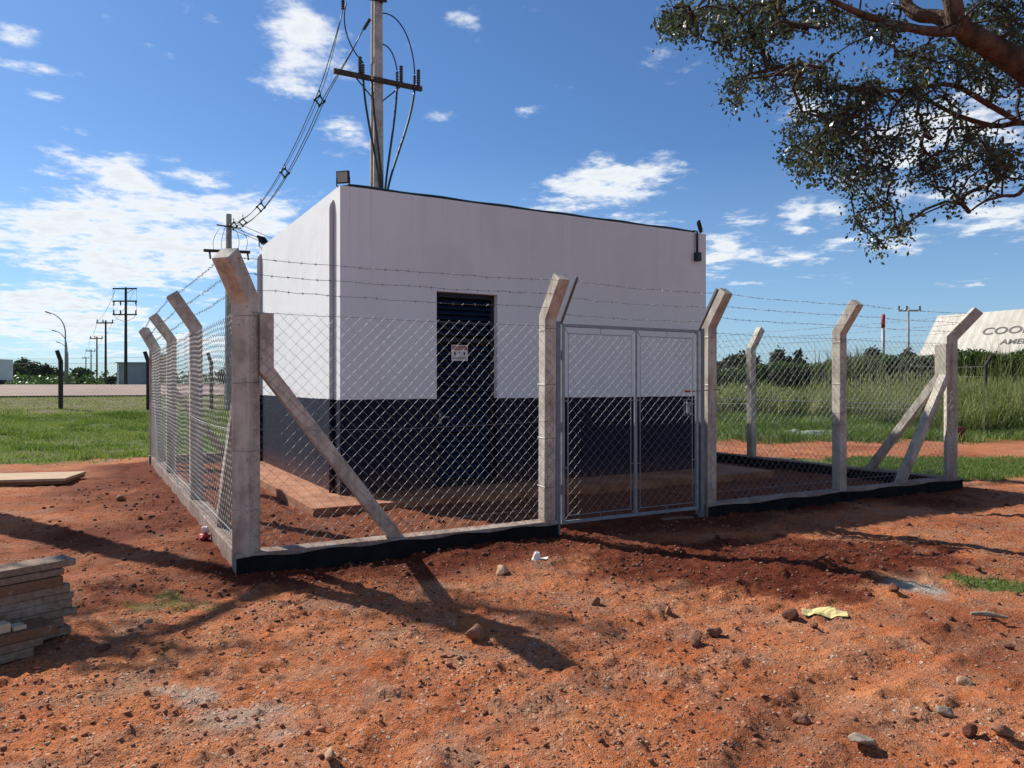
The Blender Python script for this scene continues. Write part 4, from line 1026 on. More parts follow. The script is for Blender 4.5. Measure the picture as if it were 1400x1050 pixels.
mb.v += [tuple(wp(i0, .7, ez+.6)), tuple(wp(i0, 2*wr_-.7, ez+.6)), tuple(wp(i0, wr_, rz-.3))]; mb.f.append((len(mb.v)-3, len(mb.v)-2, len(mb.v)-1))
mb.build('wall', 'whoof', wh)
sv = (D*wr_+Z*wu).normalized(); xv = -L
def roof_hit(px, py):      # where a sight line meets the roof plane
    d = Vector(((px-CX)/F, 1, -(py-CY)/F)); n = xv.cross(sv); o = Vector((0, 0, CH)); t = (WE-o).dot(n)/d.dot(n); return o+d*t
nr = xv.cross(sv); nr = nr if nr.dot(Vector((0, -1, 0))) > 0 else -nr
text_mesh('lettering', 'COOP', 1.45, roof_hit(1341, 458)+nr*.03, xv, sv, 'greytext', wh, .01, 1.25, .025)
text_mesh('lettering', 'AMER', 1.0, roof_hit(1367, 471)+nr*.03, xv, sv, 'greytext', wh, .01, 1.12, .018)

# ------------------------------------------------------------------ far trees and hedges
def blob_pts(n, blobs):
    out = []
    wsum = sum(b[3]*b[4]*b[5] for b in blobs)
    for (x, y, z_, rx, ry, rz_) in blobs:
        k = max(6, int(n*rx*ry*rz_/wsum)); p = RNG.normal(size=(k, 3)); p /= np.linalg.norm(p, axis=1, keepdims=True)
        p *= (RNG.uniform(.15, 1, (k, 1))**(1/2.2)); out.append(p*np.array([rx, ry, rz_])+np.array([x, y, z_]))
    return np.concatenate(out)
def far_tree(label, px, ptop_, wpx, Y, base, nclump=70, leaf=.35, per=26, grp='far trees beyond the road', trunk=True, pbase=None, name='tree'):
    x = (px-CX)/F*Y; top = CH+(CY-ptop_)/F*Y; rx = wpx/2/F*Y; b = Vector((x, Y, base)); H = top-base
    o = thing(name, label, 'tree' if name == 'tree' else 'bush', b, grp)
    blobs = []
    for k in range(9):
        a = random.uniform(0, 6.28); f = random.uniform(0, 1); z_ = base+H*(.32 if trunk else .15)+H*(.55 if trunk else .62)*f
        rr = rx*(1-.55*f)*random.uniform(.3, .75)
        blobs.append((x+math.cos(a)*rr, Y+math.sin(a)*rr, z_, rx*random.uniform(.32, .5), rx*random.uniform(.32, .5), H*random.uniform(.11, .17)))
    T = blob_pts(nclump, blobs)
    mb = MB(); lp = [(x, Y, base-.2), (x+.05*rx, Y, base+H*.3), (x-.05*rx, Y, base+H*.6), (x, Y, base+H*.85)]
    tr_ = .035*H; mb.tube(lp, [tr_, tr_*.75, tr_*.5, tr_*.15], 7)
    nodes, polys, load = grow([(lp[1:], None)], T[::3], .05, rx*.4)
    for line in polys: mb.tube([nodes[i] for i in line], [max(.012*H*.25, .004*H*math.sqrt(load[i])*.6) for i in line], 4, False)
    mb.build('trunk', 'twig', o)
    P = np.repeat(T, per, 0)+RNG.normal(size=(len(T)*per, 3))*np.array([rx*.11, rx*.11, H*.045])
    tn = np.clip(np.repeat(RNG.uniform(.1, .8, len(T)), per)+RNG.normal(0, .12, len(P)), 0, 1)
    leaves_mesh('crown', P, leaf, 'farleaf', o, .2, tn, .7)
    return o
TL = [(20, 496, 34, 150, 'dark round tree next to the truck at the left edge'), (36, 489, 40, 160, 'tallest dark tree in the clump by the truck'), (57, 497, 30, 165, 'dark tree right of the tallest one by the road'), (75, 503, 30, 180, 'small dark tree behind the street lamps')]
for px, pt, wp_, Y, lab in TL: far_tree(lab, px, pt, wp_, Y, 1.45, 110, .6, 40)
far_tree('rounded dark bush beyond the road under the pole row', 112, 503, 40, 120, 1.3, 130, .55, 26, trunk=False, grp=None, name='bush')
far_tree('low scrub bush beside the kiosk', 154, 514, 16, 90, 1.3, 40, .3, 18, trunk=False, grp=None, name='bush')
far_tree('bushy tree seen through the side fence beyond the lawn', 335, 494, 70, 80, 1.4, 120, .5, 24, grp=None)
far_tree('low spreading dark tree on the skyline right of the gate', 1010, 482, 80, 120, 2.0, 130, .75, 24, grp='far trees beyond the hedge')
far_tree('rounded far tree in the middle of the skyline beyond the hedge', 1068, 476, 30, 110, 2.0, 70, .6, 20, grp='far trees beyond the hedge')
far_tree('thin conical far tree between the two long fence posts', 1094, 475, 20, 105, 2.0, 50, .5, 18, grp='far trees beyond the hedge')
far_tree('dark far tree beside the red marker pole', 1194, 468, 30, 70, 1.6, 80, .35, 22, grp='far trees beyond the hedge')
far_tree('dark far tree right behind the pale pole near the warehouse', 1243, 472, 30, 66, 1.6, 80, .35, 22, grp='far trees beyond the hedge')
# low distant vegetation along the road: a mass
n = 9000; x = RNG.uniform(-150, -25, n); y = RNG.uniform(95, 150, n); z_ = 1.4+RNG.uniform(0, 1, n)**1.5*1.6*(.4+fbm(x*.12, y*.1, 5, 3))
tag(leaves_mesh('distant_scrub', np.stack([x, y, z_], -1), .7, 'hedgeleaf', None, .1, None, .6), 'low green scrub along the far side of the road', 'scrub', kind='stuff')
# hedges on the right
def hedge(label, pts, n, leaf, mat='hedgeleaf', name='hedge', cat='hedge', thick=1.2, grp=None, stalk=0):
    xs_ = np.array([p[0] for p in pts]); ys_ = np.array([p[1] for p in pts]); hs_ = np.array([p[2] for p in pts])
    u = RNG.uniform(0, len(pts)-1, n); i = np.minimum(u.astype(int), len(pts)-2); f = u-i
    cx = xs_[i]*(1-f)+xs_[i+1]*f; cy = ys_[i]*(1-f)+ys_[i+1]*f; top = hs_[i]*(1-f)+hs_[i+1]*f
    gb = ground_h(cx, cy); lump = .66+.42*fbm(cx*1.3, cy*1.3, 7, 3)
    v = RNG.uniform(0, 1, n)**.75; hh = (top-gb)*lump
    sp_ = thick*(1-.45*v)*RNG.normal(0, .45, n)
    P = np.stack([cx+RNG.normal(0, .2, n), cy+sp_, gb+v*hh], -1)
    cl = fbm(P[:, 0]*1.6+P[:, 1], P[:, 2]*2.2, 9, 3)
    keep = RNG.uniform(0, 1, n) < sst(.30, .5, cl)+.25
    tn = np.clip(.15+.8*(cl[keep]-.25)*1.4+RNG.normal(0, .12, keep.sum()), 0, 1)
    o = thing(name, label, cat, Vector((float(xs_.mean()), float(ys_.mean()), gh(float(xs_.mean()), float(ys_.mean())))), grp)
    leaves_mesh('foliage', P[keep], leaf, mat, o, .2, tn, .45)
    mb = MB()
    for k in range(int(len(pts)*9)):
        u = random.uniform(0, len(pts)-1.01); i = int(u); f = u-i; x = xs_[i]*(1-f)+xs_[i+1]*f; y = ys_[i]*(1-f)+ys_[i+1]*f; g = gh(x, y); t_ = hs_[i]*(1-f)+hs_[i+1]*f
        mb.tube([(x, y, g-.1), (x+random.uniform(-.2, .2), y+random.uniform(-.2, .2), g+(t_-g)*.55), (x+random.uniform(-.4, .4), y+random.uniform(-.3, .3), g+(t_-g)*.95)], [.03, .02, .008], 4)
    mb.build('stem', 'twig', o); return o
def hpts(lst): return [((px-CX)/F*Y, Y, CH+(CY-pt)/F*Y) for px, pt, Y in lst]
hedge('long clipped dark hedge seen right of the gate behind the meadow', hpts([(955, 500, 37), (1010, 497, 37), (1070, 495, 37), (1130, 493, 37), (1160, 490, 36.5)]), 26000, .16)
hedge('tall ragged hedge between the middle fence post and the warehouse', hpts([(1140, 484, 36), (1165, 478, 35.5), (1200, 482, 35), (1240, 482, 35), (1275, 484, 34.5), (1320, 476, 34)]), 30000, .17)
hedge('dense dark hedge below the warehouse lettering at the right edge', hpts([(1300, 478, 33), (1340, 478, 33), (1370, 481, 32.5), (1410, 476, 32), (1470, 474, 31.5)]), 26000, .17)
# cane-like clump with long arched leaves
cn = thing('cane_clump', 'clump of cane with long arched leaves right of the middle post', 'plant', at(1162, 520, 34))
cx_, cy_ = (1162-CX)/F*34, 34.0; n = 260
bx_ = RNG.normal(cx_, .75, n); by_ = RNG.normal(cy_, .4, n); bl = blades('leaf_blade', bx_, by_, RNG.uniform(1.3, 2.55, n), RNG.uniform(.04, .08, n), 'tallgrass', .5, np.clip(RNG.normal(.25, .15, n), 0, .6)); bl.parent = cn
bl.matrix_parent_inverse = Matrix.Translation(-cn.location)
# seeding grass plumes above the hedge at the right
n = 700; x = RNG.uniform(19, 24.5, n); y = RNG.uniform(30.5, 33, n)
tag(blades('grass_plumes', x, y, RNG.uniform(1.6, 3.0, n)*(.7+.5*fbm(x*.8, y, 3, 2)), RNG.uniform(.014, .03, n), 'tallgrass', .35, np.clip(RNG.normal(.7, .2, n), 0, 1)), 'tall seeding grass plumes in front of the warehouse wall', 'grass', kind='stuff')

# ------------------------------------------------------------------ the big tree overhanging from the right
tree = thing('fig_tree', 'large spreading tree whose limbs overhang from the upper right', 'tree', (9.6, 9.2, 0))
def A(px, py, Y): return tuple(at(px, py, Y))
limbs = [
 ([(9.6, 9.2, -.2), (9.5, 9.1, 1.6), (9.2, 8.9, 3.2), (8.6, 8.7, 4.2)], [.62, .50, .44, .40]),
 ([(8.6, 8.7, 4.2), A(1530, 190, 8.4), A(1460, 135, 8.2), A(1400, 92, 8.0), A(1352, 62, 7.9), A(1318, 42, 7.8), A(1304, 10, 7.7), A(1296, -40, 7.7), A(1290, -120, 7.8), A(1240, -230, 8.0)], [.36, .25, .175, .145, .12, .102, .09, .085, .078, .05]),
 ([A(1318, 42, 7.8), A(1285, 24, 8.0), A(1255, 20, 8.1), A(1238, 2, 8.2), A(1236, -40, 8.2), A(1170, -110, 8.3), A(1060, -90, 8.2)], [.085, .072, .066, .062, .058, .045, .03]),
 ([A(1318, 42, 7.8), A(1280, 43, 7.6), A(1245, 38, 7.4), A(1180, 20, 7.2), A(1120, -8, 7.1)], [.065, .05, .04, .03, .02]),
 ([(8.6, 8.7, 4.2), A(1500, 205, 8.8), A(1440, 175, 9.0), A(1395, 168, 9.0), A(1360, 172, 9.0), A(1310, 158, 8.9), A(1250, 130, 8.8), A(1180, 118, 8.6)], [.2, .08, .045, .034, .03, .026, .02, .014]),
 ([A(1395, 168, 9.0), A(1350, 142, 8.6), A(1300, 116, 8.4), A(1240, 122, 8.2), A(1190, 128, 8.0)], [.034, .03, .026, .02, .014]),
 ([A(1440, 175, 9.0), A(1400, 258, 8.6), A(1370, 268, 8.6), A(1345, 276, 8.6), A(1325, 290, 8.6)], [.035, .024, .018, .014, .008]),
 ([A(1170, -110, 8.3), A(1080, -30, 8.0), A(1060, 30, 7.9), A(1030, 55, 7.8)], [.055, .035, .022, .015]),
 ([A(1060, -90, 8.2), A(990, -30, 8.0), A(945, 20, 7.9)], [.03, .022, .012]),
 ([A(1460, 135, 8.2), A(1490, 40, 8.6), A(1480, -60, 8.8), A(1420, -180, 9.0)], [.16, .13, .11, .08]),
]
crown = [  # px, py, half width, half height (px at Y=8), clumps
 (945, 22, 52, 32, 62), (925, 38, 28, 12, 14), (1008, 55, 34, 44, 44), (1030, 30, 50, 34, 55), (1004, 132, 8, 24, 9), (1000, 110, 14, 14, 10), (1038, 92, 26, 22, 20), (1100, 22, 60, 30, 66), (1052, 130, 14, 16, 7),
 (1095, 112, 30, 26, 30), (1130, 95, 26, 16, 22), (1115, 178, 40, 38, 62), (1074, 208, 12, 12, 8), (1105, 225, 30, 22, 26), (1145, 215, 40, 40, 62), (1150, 140, 40, 30, 48), (1185, 165, 60, 50, 95), (1185, 245, 36, 30, 44),
 (1178, 305, 17, 16, 14), (1196, 330, 14, 14, 12), (1228, 306, 13, 24, 14), (1215, 275, 16, 14, 10), (1240, 215, 50, 40, 55), (1235, 100, 50, 34, 62), (1205, 38, 40, 24, 36), (1290, 75, 34, 26, 40), (1280, 150, 52, 30, 40), (1290, 225, 40, 30, 34),
 (1300, 262, 26, 10, 10), (1345, 215, 36, 28, 28), (1385, 225, 30, 24, 26), (1370, 110, 40, 26, 34), (1360, 22, 50, 26, 62), (1330, 80, 30, 24, 30), (1330, 180, 30, 20, 18), (1390, 60, 26, 40, 34), (1350, 258, 18, 10, 6), (1295, 285, 10, 8, 3),
 (1450, 120, 60, 140, 90), (1460, -40, 80, 60, 50), (1300, -60, 120, 50, 80), (1130, -60, 110, 45, 60), (990, -50, 70, 40, 30), (1540, 60, 70, 120, 60), (1500, 250, 60, 60, 30)]
T = []
for (px, py, rw, rh, n) in crown:
    for _ in range(max(3, int(n*(.66 if 1100 < px < 1300 and py > 80 else .86)))):
        while True:
            u, v = random.uniform(-1, 1), random.uniform(-1, 1)
            if u*u+v*v < 1: break
        Y = min(10.5, max(6.6, random.gauss(8.2, .8)))
        qx, qy = px+u*rw, py+v*rh
        if math.hypot((qx-1166)/24, (qy-68)/17) < 1 or math.hypot((qx-1345)/26, (qy-140)/14) < .9 or math.hypot((qx-1330)/20, (qy-165)/10) < .9: continue
        lx = [(1296, -40), (1304, 10), (1318, 42), (1352, 62), (1400, 92), (1460, 135)]
        if min(math.hypot(qx-(a[0]+(b[0]-a[0])*t), qy-(a[1]+(b[1]-a[1])*t)) for a, b in zip(lx[:-1], lx[1:]) for t in (0, .25, .5, .75)) < 34: Y = random.uniform(8.5, 10)
        T.append(A(qx, qy, Y))
nodes, polys, load = grow(limbs, T, .10, .28)
mb = MB()
for pts, rad in limbs:
    P_ = [Vector(p) for p in pts]; fine = []; fr_ = []
    for i in range(len(P_)-1):
        p_1 = P_[max(i-1, 0)]; p0_ = P_[i]; p1_ = P_[i+1]; p2_ = P_[min(i+2, len(P_)-1)]
        for k in range(5):
            t = k/5; fine.append(.5*((2*p0_)+(p1_-p_1)*t+(2*p_1-5*p0_+4*p1_-p2_)*t*t+(3*p0_-p_1-3*p1_+p2_)*t**3)); fr_.append((rad[i]*(1-t)+rad[i+1]*t)*random.uniform(.95, 1.06))
    fine.append(P_[-1]); fr_.append(rad[-1]); mb.tube(fine, fr_, 12)
mb.build('trunk', 'bark', tree, smooth=True)
mb = MB()
for line in polys: mb.tube([nodes[i] for i in line], [min(.026, .003+.003*math.sqrt(load[i])) for i in line], 5, False)
mb.build('branch', 'twig', tree, smooth=True)
P = []; TN = []
for line in polys:
    tipp = nodes[line[-1]]; prev = nodes[line[-2]]; k = RNG.integers(16, 32); tone = RNG.uniform(.1, .75)
    f = RNG.uniform(-.2, 1.15, (k, 1)); p = prev+(tipp-prev)*f+RNG.normal(size=(k, 3))*np.array([.062, .062, .058]); p[:, 2] -= .05*RNG.uniform(0, 1, k)
    P.append(p); TN.append(np.clip(tone+RNG.normal(0, .15, k), 0, 1))
leaves_mesh('crown', np.concatenate(P), .057, 'leaf', tree, .5, np.concatenate(TN), .55)

# ------------------------------------------------------------------ tree outside the left edge: only its shadow falls into the picture
t2 = thing('bare_tree', 'nearly bare tree whose trunk shadow crosses the soil at the left', 'tree', (-8.25, 10.2, 0))
limbs2 = [([(-8.25, 10.2, -.2), (-8.25, 10.2, 1.4), (-8.22, 10.2, 3.0), (-8.22, 10.22, 4.8), (-8.25, 10.25, 6.6), (-8.3, 10.7, 8.0), (-8.4, 11.2, 9.0)], [.46, .36, .27, .20, .12, .07, .04]),
          ([(-8.25, 10.25, 6.6), (-8.2, 9.7, 6.35), (-8.14, 9.0, 6.15), (-8.3, 8.5, 6.0)], [.09, .075, .06, .03])]
T2 = [(-8.3+RNG.normal(0, .3), 8.9+RNG.normal(0, .45), 6.0+RNG.normal(0, .3)) for _ in range(16)]+[(-8.6+RNG.normal(0, .3), 11.0+RNG.normal(0, .5), 8.6+RNG.normal(0, .5)) for _ in range(18)]
T2 = [p for p in T2 if p[0] < -.73*p[1]]
nodes, polys, load = grow(limbs2, T2, .1, .3)
mb = MB()
for pts, rad in limbs2: mb.tube(pts, rad, 10)
for line in polys: mb.tube([nodes[i] for i in line], [.012+.008*math.sqrt(load[i]) for i in line], 5, False)
mb.build('trunk', 'bark', t2, smooth=True)
P = np.concatenate([nodes[l[-1]]+RNG.normal(size=(45, 3))*.15 for l in polys]); leaves_mesh('crown', P, .075, 'leaf', t2, .3)

# ------------------------------------------------------------------ stones, gravel, litter
def ico(sub):
    bm = bmesh.new(); bmesh.ops.create_icosphere(bm, subdivisions=sub, radius=1); v = np.array([x.co[:] for x in bm.verts]); f = np.array([[q.index for q in x.verts] for x in bm.faces]); bm.free(); return v, f
I0v, I0f = ico(1) if False else (lambda: (np.array([(0, 0, 1), (.9, 0, .2), (.28, .86, .2), (-.73, .53, .2), (-.73, -.53, .2), (.28, -.86, .2), (.5, .4, -.5), (-.5, .3, -.5), (0, -.6, -.5)]), np.array([(0, 1, 2), (0, 2, 3), (0, 3, 4), (0, 4, 5), (0, 5, 1), (1, 6, 2), (2, 7, 3), (2, 6, 7), (3, 7, 4), (4, 7, 8), (4, 8, 5), (5, 8, 1), (1, 8, 6)])))()
I1v, I1f = ico(1); I3v, I3f = ico(3)
def rock_shape(v, seed, rough=.45, facets=13):
    r = np.random.default_rng(seed); v = v.copy()
    for _ in range(facets):
        n = r.normal(size=3); n /= np.linalg.norm(n); d = r.uniform(.42, .85); k = v@n; m = k > d; v[m] -= np.outer((k[m]-d)*.97, n)
    s = 1+rough*(fbm(v[:, 0]*2.1+seed, v[:, 1]*2.1+v[:, 2]*1.7, seed % 50, 3)-.5); return v*s[:, None]
def rock(label, px, py, wpx, mat, flat=.65, seed=1, asp=.8):
    p = on_ground(px, py); w_ = wpx/F*p.y/2; a = random.uniform(0, 3.1)
    v = rock_shape(I3v, seed); v += .05*(fbm(v[:, 0]*9+seed, v[:, 1]*9+v[:, 2]*7, 3, 3)-.5)[:, None]*v; v = v*np.array([w_, w_*asp, w_*flat])*1.12; c, s = math.cos(a), math.sin(a)
    v = np.stack([v[:, 0]*c-v[:, 1]*s, v[:, 0]*s+v[:, 1]*c, v[:, 2]], -1)+np.array([p.x, p.y, p.z+w_*flat*.55])
    return tag(npmesh('stone', v, I3f, mat, smooth=False), label, 'stone', 'loose stones on the red soil')
rock('tan angular stone just below the white paper cup', 686, 785, 27, 'rock_t', .7, 11)
rock('largest reddish stone lying in the dark shadow band', 650, 874, 38, 'rock', .7, 12)
rock('largest dark brown stone of the pair in the middle right foreground', 950, 878, 34, 'rock', .85, 13)
rock('smaller reddish stone touching the big dark brown stone', 975, 869, 23, 'rock', .8, 14)
rock('small upright brown stone above the pair of dark stones', 914, 835, 15, 'rock', 1.0, 15)
rock('brown stone between the white cup and the pair of dark stones', 813, 826, 17, 'rock', 1.0, 16)
rock('flat dark brown clod left of the yellow paper', 1083, 845, 29, 'rock_d', .55, 17)
rock('pale tan stone on bare orange soil at the right', 1320, 936, 24, 'rock_t', .7, 18)
rock('smooth grey brown cobble near the right edge', 1294, 978, 29, 'rock_g', .55, 19)
rock('dark sharp stone at the lower right, left of a rough clod', 1324, 1007, 28, 'rock_d', .85, 20)
rock('rough brown clod at the lower right edge', 1372, 1007, 29, 'rock', .6, 21)
rock('rounded reddish stone in the gravel at the bottom', 1096, 988, 22, 'rock', .8, 22)
rock('tan pebble at the bottom edge left of centre', 452, 1036, 26, 'rock_t', .6, 23)
rock('dark clod just right of the plank stack', 141, 889, 19, 'rock_d', .7, 24)
rock('brown stone right of the plywood sheet', 163, 683, 15, 'rock', .7, 25)
rock('pale pebble in the dark shadow right of the plank stack', 203, 848, 14, 'rock_g', .7, 26)
rock('dark clod at the right end of the loose soil heap', 1222, 812, 20, 'rock_d', .7, 27)
rock('small dark stone by the grass tuft at the right edge', 1382, 888, 16, 'rock_d', .8, 28)
rock('small dark stone between the yellow paper and the pair of stones', 1113, 858, 13, 'rock_d', .7, 29)
rock('flat pale stone in the gravel at the bottom right of centre', 1178, 1012, 36, 'rock_g', .4, 30)
def gravel(name, label, n, dens, smin, smax, mat, flat=.6, lo=False):
    Bv, Bf = (I0v, I0f) if lo else (I1v, I1f)
    x = RNG.uniform(-4.6, 5.2, n); y = 2.4+(RNG.uniform(0, 1, n)**1.6)*6.5; k = RNG.uniform(0, 1, n) < dens(x, y); x, y = x[k], y[k]; n = len(x)
    z_ = ground_h(x, y); s = smin*(smax/smin)**(RNG.uniform(0, 1, n)**2.4); vs = [rock_shape(Bv, 100+i, .5, 6) for i in range(14)]
    V = np.stack([vs[i % 14] for i in range(n)])*np.stack([s*RNG.uniform(.7, 1.3, n), s*RNG.uniform(.6, 1.1, n), s*flat*RNG.uniform(.5, 1.2, n)], -1)[:, None]
    a = RNG.uniform(0, 6.28, n); c, q_ = np.cos(a)[:, None], np.sin(a)[:, None]
    V = np.stack([V[..., 0]*c-V[..., 1]*q_, V[..., 0]*q_+V[..., 1]*c, V[..., 2]], -1)+np.stack([x, y, z_+s*.15], -1)[:, None]
    Fx = (Bf[None]+(np.arange(n)*len(Bv))[:, None, None]).reshape(-1, 3)
    o = npmesh(name, V.reshape(-1, 3), Fx, mat); return tag(o, label, 'gravel', kind='stuff')
def outside(x, y):
    s, t = fence_st(x, y); return np.where((t > -.12) & (s > -.12), 0, 1)
smooth_ = lambda x, y: np.clip(np.exp(-((x-2.3)/.8)**2-((y-3.9)/.75)**2)+np.exp(-((x-1.2)/.8)**2-((y-5.2)/.5)**2)*.8+np.exp(-((x+.6)/.5)**2-((y-3.7)/.35)**2)*.7+np.exp(-((x+3.5)/1.2)**2-((y-7.5)/1.2)**2), 0, 1)
gd = lambda x, y: outside(x, y)*np.clip(sst(.44, .66, fbm(x*.8+9, y*.8, 15, 3))*1.2*(1-.8*smooth_(x, y))+.05, 0, 1)*(1-.5*sst(5, 8, y))
gravel('gravel', 'brown gravel scattered over the red soil in the foreground', 16000, gd, .004, .022, 'rock')
gf2 = lambda x, y: outside(x, y)*np.clip(.04+1.1*sst(.42, .60, fbm(x*.9+4, y*.9, 19, 4))*(1-.85*smooth_(x, y))+.5*np.exp(-((x-.55)/.9)**2-((y-3.3)/.5)**2), 0, 1)
gravel('fine_gravel', 'fine reddish grit covering the foreground soil', 70000, gf2, .0022, .007, 'rock_r', .7, True)
gravel('fine_tan_gravel', 'fine tan grit covering the foreground soil', 26000, gf2, .0022, .007, 'rock_t', .7, True)
gravel('soil_lumps', 'orange red soil lumps of the loose foreground soil', 9000, gf2, .006, .026, 'rock_r', .55)
gravel('clods', 'small dark soil clods scattered over the red soil', 4000, lambda x, y: np.clip(gd(x, y)+.12*outside(x, y), 0, 1), .005, .024, 'rock_d')
gravel('tan_gravel', 'pale tan gravel scattered over the foreground soil', 8000, gd, .004, .017, 'rock_t')
gravel('grey_chips', 'flat grey white rubble chips on the left foreground soil', 2600, lambda x, y: outside(x, y)*.9*np.exp(-((x+1.6)/1.1)**2-((y-3.6)/.7)**2)+.05*outside(x, y), .005, .022, M['rock_g'], .28)
# crumbled soil lumps on the dug strips along the kerbs, inside and outside
def dsoil(x, y):
    g, d, c = masks(x, y); return d*.8*(1-g)
n = 16000; x = RNG.uniform(-6.5, 8.5, n); y = RNG.uniform(4.6, 15, n); k = RNG.uniform(0, 1, n) < dsoil(x, y); x, y = x[k], y[k]
s_, t_ = fence_st(x, y); hs, ht = (x-C0.x)*D.x+(y-C0.y)*D.y, (x-C0.x)*L.x+(y-C0.y)*L.y
k = ~((hs > -.75) & (hs < HW+.75) & (ht > -1.05) & (ht < HT+.75)) & (np.abs(t_) > .12) & (np.abs(s_) > .12); x, y = x[k], y[k]; n = len(x)
sz = .006*(6**(RNG.uniform(0, 1, n)**2.0)); vs = [rock_shape(I1v, 300+i, .6, 5) for i in range(12)]
V = np.stack([vs[i % 12] for i in range(n)])*sz[:, None, None]*np.array([1, 1, .7])+np.stack([x, y, ground_h(x, y)+sz*.2], -1)[:, None]
tag(npmesh('soil_crumbs', V.reshape(-1, 3), (I1f[None]+(np.arange(n)*len(I1v))[:, None, None]).reshape(-1, 3), 'rock_d'), 'crumbly dark red soil along the kerb and inside the fence', 'soil', kind='stuff')
# paper cup
p = on_ground(733, 766); cup = thing('paper_cup', 'crumpled white paper cup on the soil in front of the gate', 'cup', p)
mb = MB(); mb.lathe(p, [(.042, 0), (.044, .010), (.035, .016), (.032, .044), (.027, .068), (.022, .075), (.008, .078)], 12, Vector((.12, -.05, 1)))
for i, v in enumerate(mb.v): mb.v[i] = (v[0]+random.uniform(-.004, .004), v[1]+random.uniform(-.004, .004), v[2]+random.uniform(-.003, .003))
mb.build('cup_body', 'cup', cup)
mb = MB(); mb.quad(p+Vector((.03, -.02, .012)), p+Vector((.10, -.03, .018)), p+Vector((.11, .02, .03)), p+Vector((.04, .03, .012))); 
mb.box(p+Vector((.075, 0, .012)), Vector((1, 0, .15)).normalized(), Vector((0, 1, 0)), Vector((-.15, 0, 1)).normalized(), .035, .022, .003); mb.build('torn_flap', 'cup', cup)
# yellow paper
p = on_ground(1127, 836); n = 9; mb = MB(); u_ = Vector((.97, -.22, 0)); v_ = Vector((.30, .95, 0))
for i in range(n):
    for j in range(n):
        q_ = p+u_*((i/(n-1)-.5)*.29)+v_*((j/(n-1)-.5)*.17); z__ = gh(q_.x, q_.y); mb.v.append((q_.x, q_.y, max(p.z-.02, z__)+.010+.004*math.sin(i*.9)*math.cos(j*.7)+(.012 if i == 0 else 0)))
for i in range(n-1):
    for j in range(n-1): a = i*n+j; mb.f.append((a, a+n, a+n+1, a+1))
yp = mb.build('yellow_paper', 'paper', None, smooth=False); sm = yp.modifiers.new('thickness', 'SOLIDIFY'); sm.thickness = .003
tag(yp, 'rumpled yellow sheet of paper on the orange soil at the right', 'paper')
# red and white wrapper at the kerb
p = on_ground(281, 739); wr = thing('wrapper', 'crumpled red and white wrapper against the side kerb', 'litter', p)
v = rock_shape(I3v, 55, .9, 12)*np.array([.07, .05, .05])+np.array([p.x, p.y, p.z+.04]); npmesh('red_part', v, I3f, 'red', wr)
v = rock_shape(I3v, 56, .9, 12)*np.array([.05, .04, .04])+np.array([p.x+.0, p.y+.02, p.z+.10]); npmesh('white_part', v, I3f, 'cup', wr)
# dry stick
p = on_ground(1352, 849); mb = MB(); mb.tube([p+Vector((-.11, .02, .03)), p+Vector((-.02, 0, .035)), p+Vector((.10, -.04, .02))], [.012, .02, .008], 7); mb.tube([p+Vector((-.02, 0, .035)), p+Vector((.03, .05, .06))], [.01, .004], 6)
tag(mb.build('stick', 'stickwood', None), 'short dry brown stick at the right edge of the soil', 'stick')
# bricks at the right of the fence
p = on_ground(1311, 603); bs_ = thing('brick_stack', 'dark red block standing beside the right fence corner', 'brick', p)
for i, dz in enumerate((.1, .30)):
    mb = MB(); mb.box(p+Z*dz, Vector((1, .2, 0)).normalized(), Vector((-.2, 1, 0)).normalized(), Z, .11+.01*i, .10, .097); mb.build('brick', 'brick', bs_, bevel=.008)
# pale film in the grass
p = on_ground(1112, 598); mb = MB(); n = 10
for i in range(n):
    for j in range(5): mb.v.append((p.x+(i/(n-1)-.5)*1.5, p.y+(j/4-.5)*.6, gh(p.x+(i/(n-1)-.5)*1.5, p.y+(j/4-.5)*.6)+.03+.16*vnoise(np.array([i*.9]), np.array([j*1.1]), 3)[0]))
for i in range(n-1):
    for j in range(4): a = i*5+j; mb.f.append((a, a+5, a+6, a+1))
o = mb.build('plastic_sheet', 'film', None); sm = o.modifiers.new('thickness', 'SOLIDIFY'); sm.thickness = .004
tag(o, 'pale crumpled plastic sheet in the grass behind the fence', 'sheet')
# scrap of bark/wood under the gate
p = on_ground(920, 712); mb = MB(); mb.box(p+Z*.03, D, L, Z, .16, .03, .012); mb.box(p+D*.15+N*.05+Z*.03, (D+N*.4).normalized(), (L+D*.4).normalized(), Z, .09, .025, .012)
tag(mb.build('wood_scrap', 'wood2', None, bevel=.004), 'brown scraps of wood on the ground under the gate', 'wood')

# ------------------------------------------------------------------ planks
def plank(label, name, c, e, ln, wd, th, mat, grp, z0, endcap=False):
    e = Vector(e).normalized(); sd = Z.cross(e); mb = MB(); mb.box(Vector((c.x, c.y, z0+th/2)), e, sd, Z, ln/2, wd/2, th/2)
    return tag(mb.build(name, mat, None, bevel=.003), label, 'plank', grp)
Fp = on_ground(93, 868); gz0 = Fp.z-.01; e = PE; sd = Vector((.8, -.6, 0))
ordn = ['bottom board', 'second board from the bottom', 'third board from the bottom', 'fourth board from the bottom', 'fifth board from the bottom', 'sixth board from the bottom', 'seventh board from the bottom', 'second board from the top', 'top board']
ths = [.05, .055, .048, .055, .045, .05, .06, .04, .042]
z_ = gz0+.02; offs_ = [.02, -.02, .06, .03, .04, .015, -.03, -.02, .05]; wds = [.2, .2, .19, .2, .2, .2, .18, .18, .2]; mats = ['wood', 'wood', 'wood', 'wood', 'wood', 'wood', 'wood2', 'wood', 'wood']
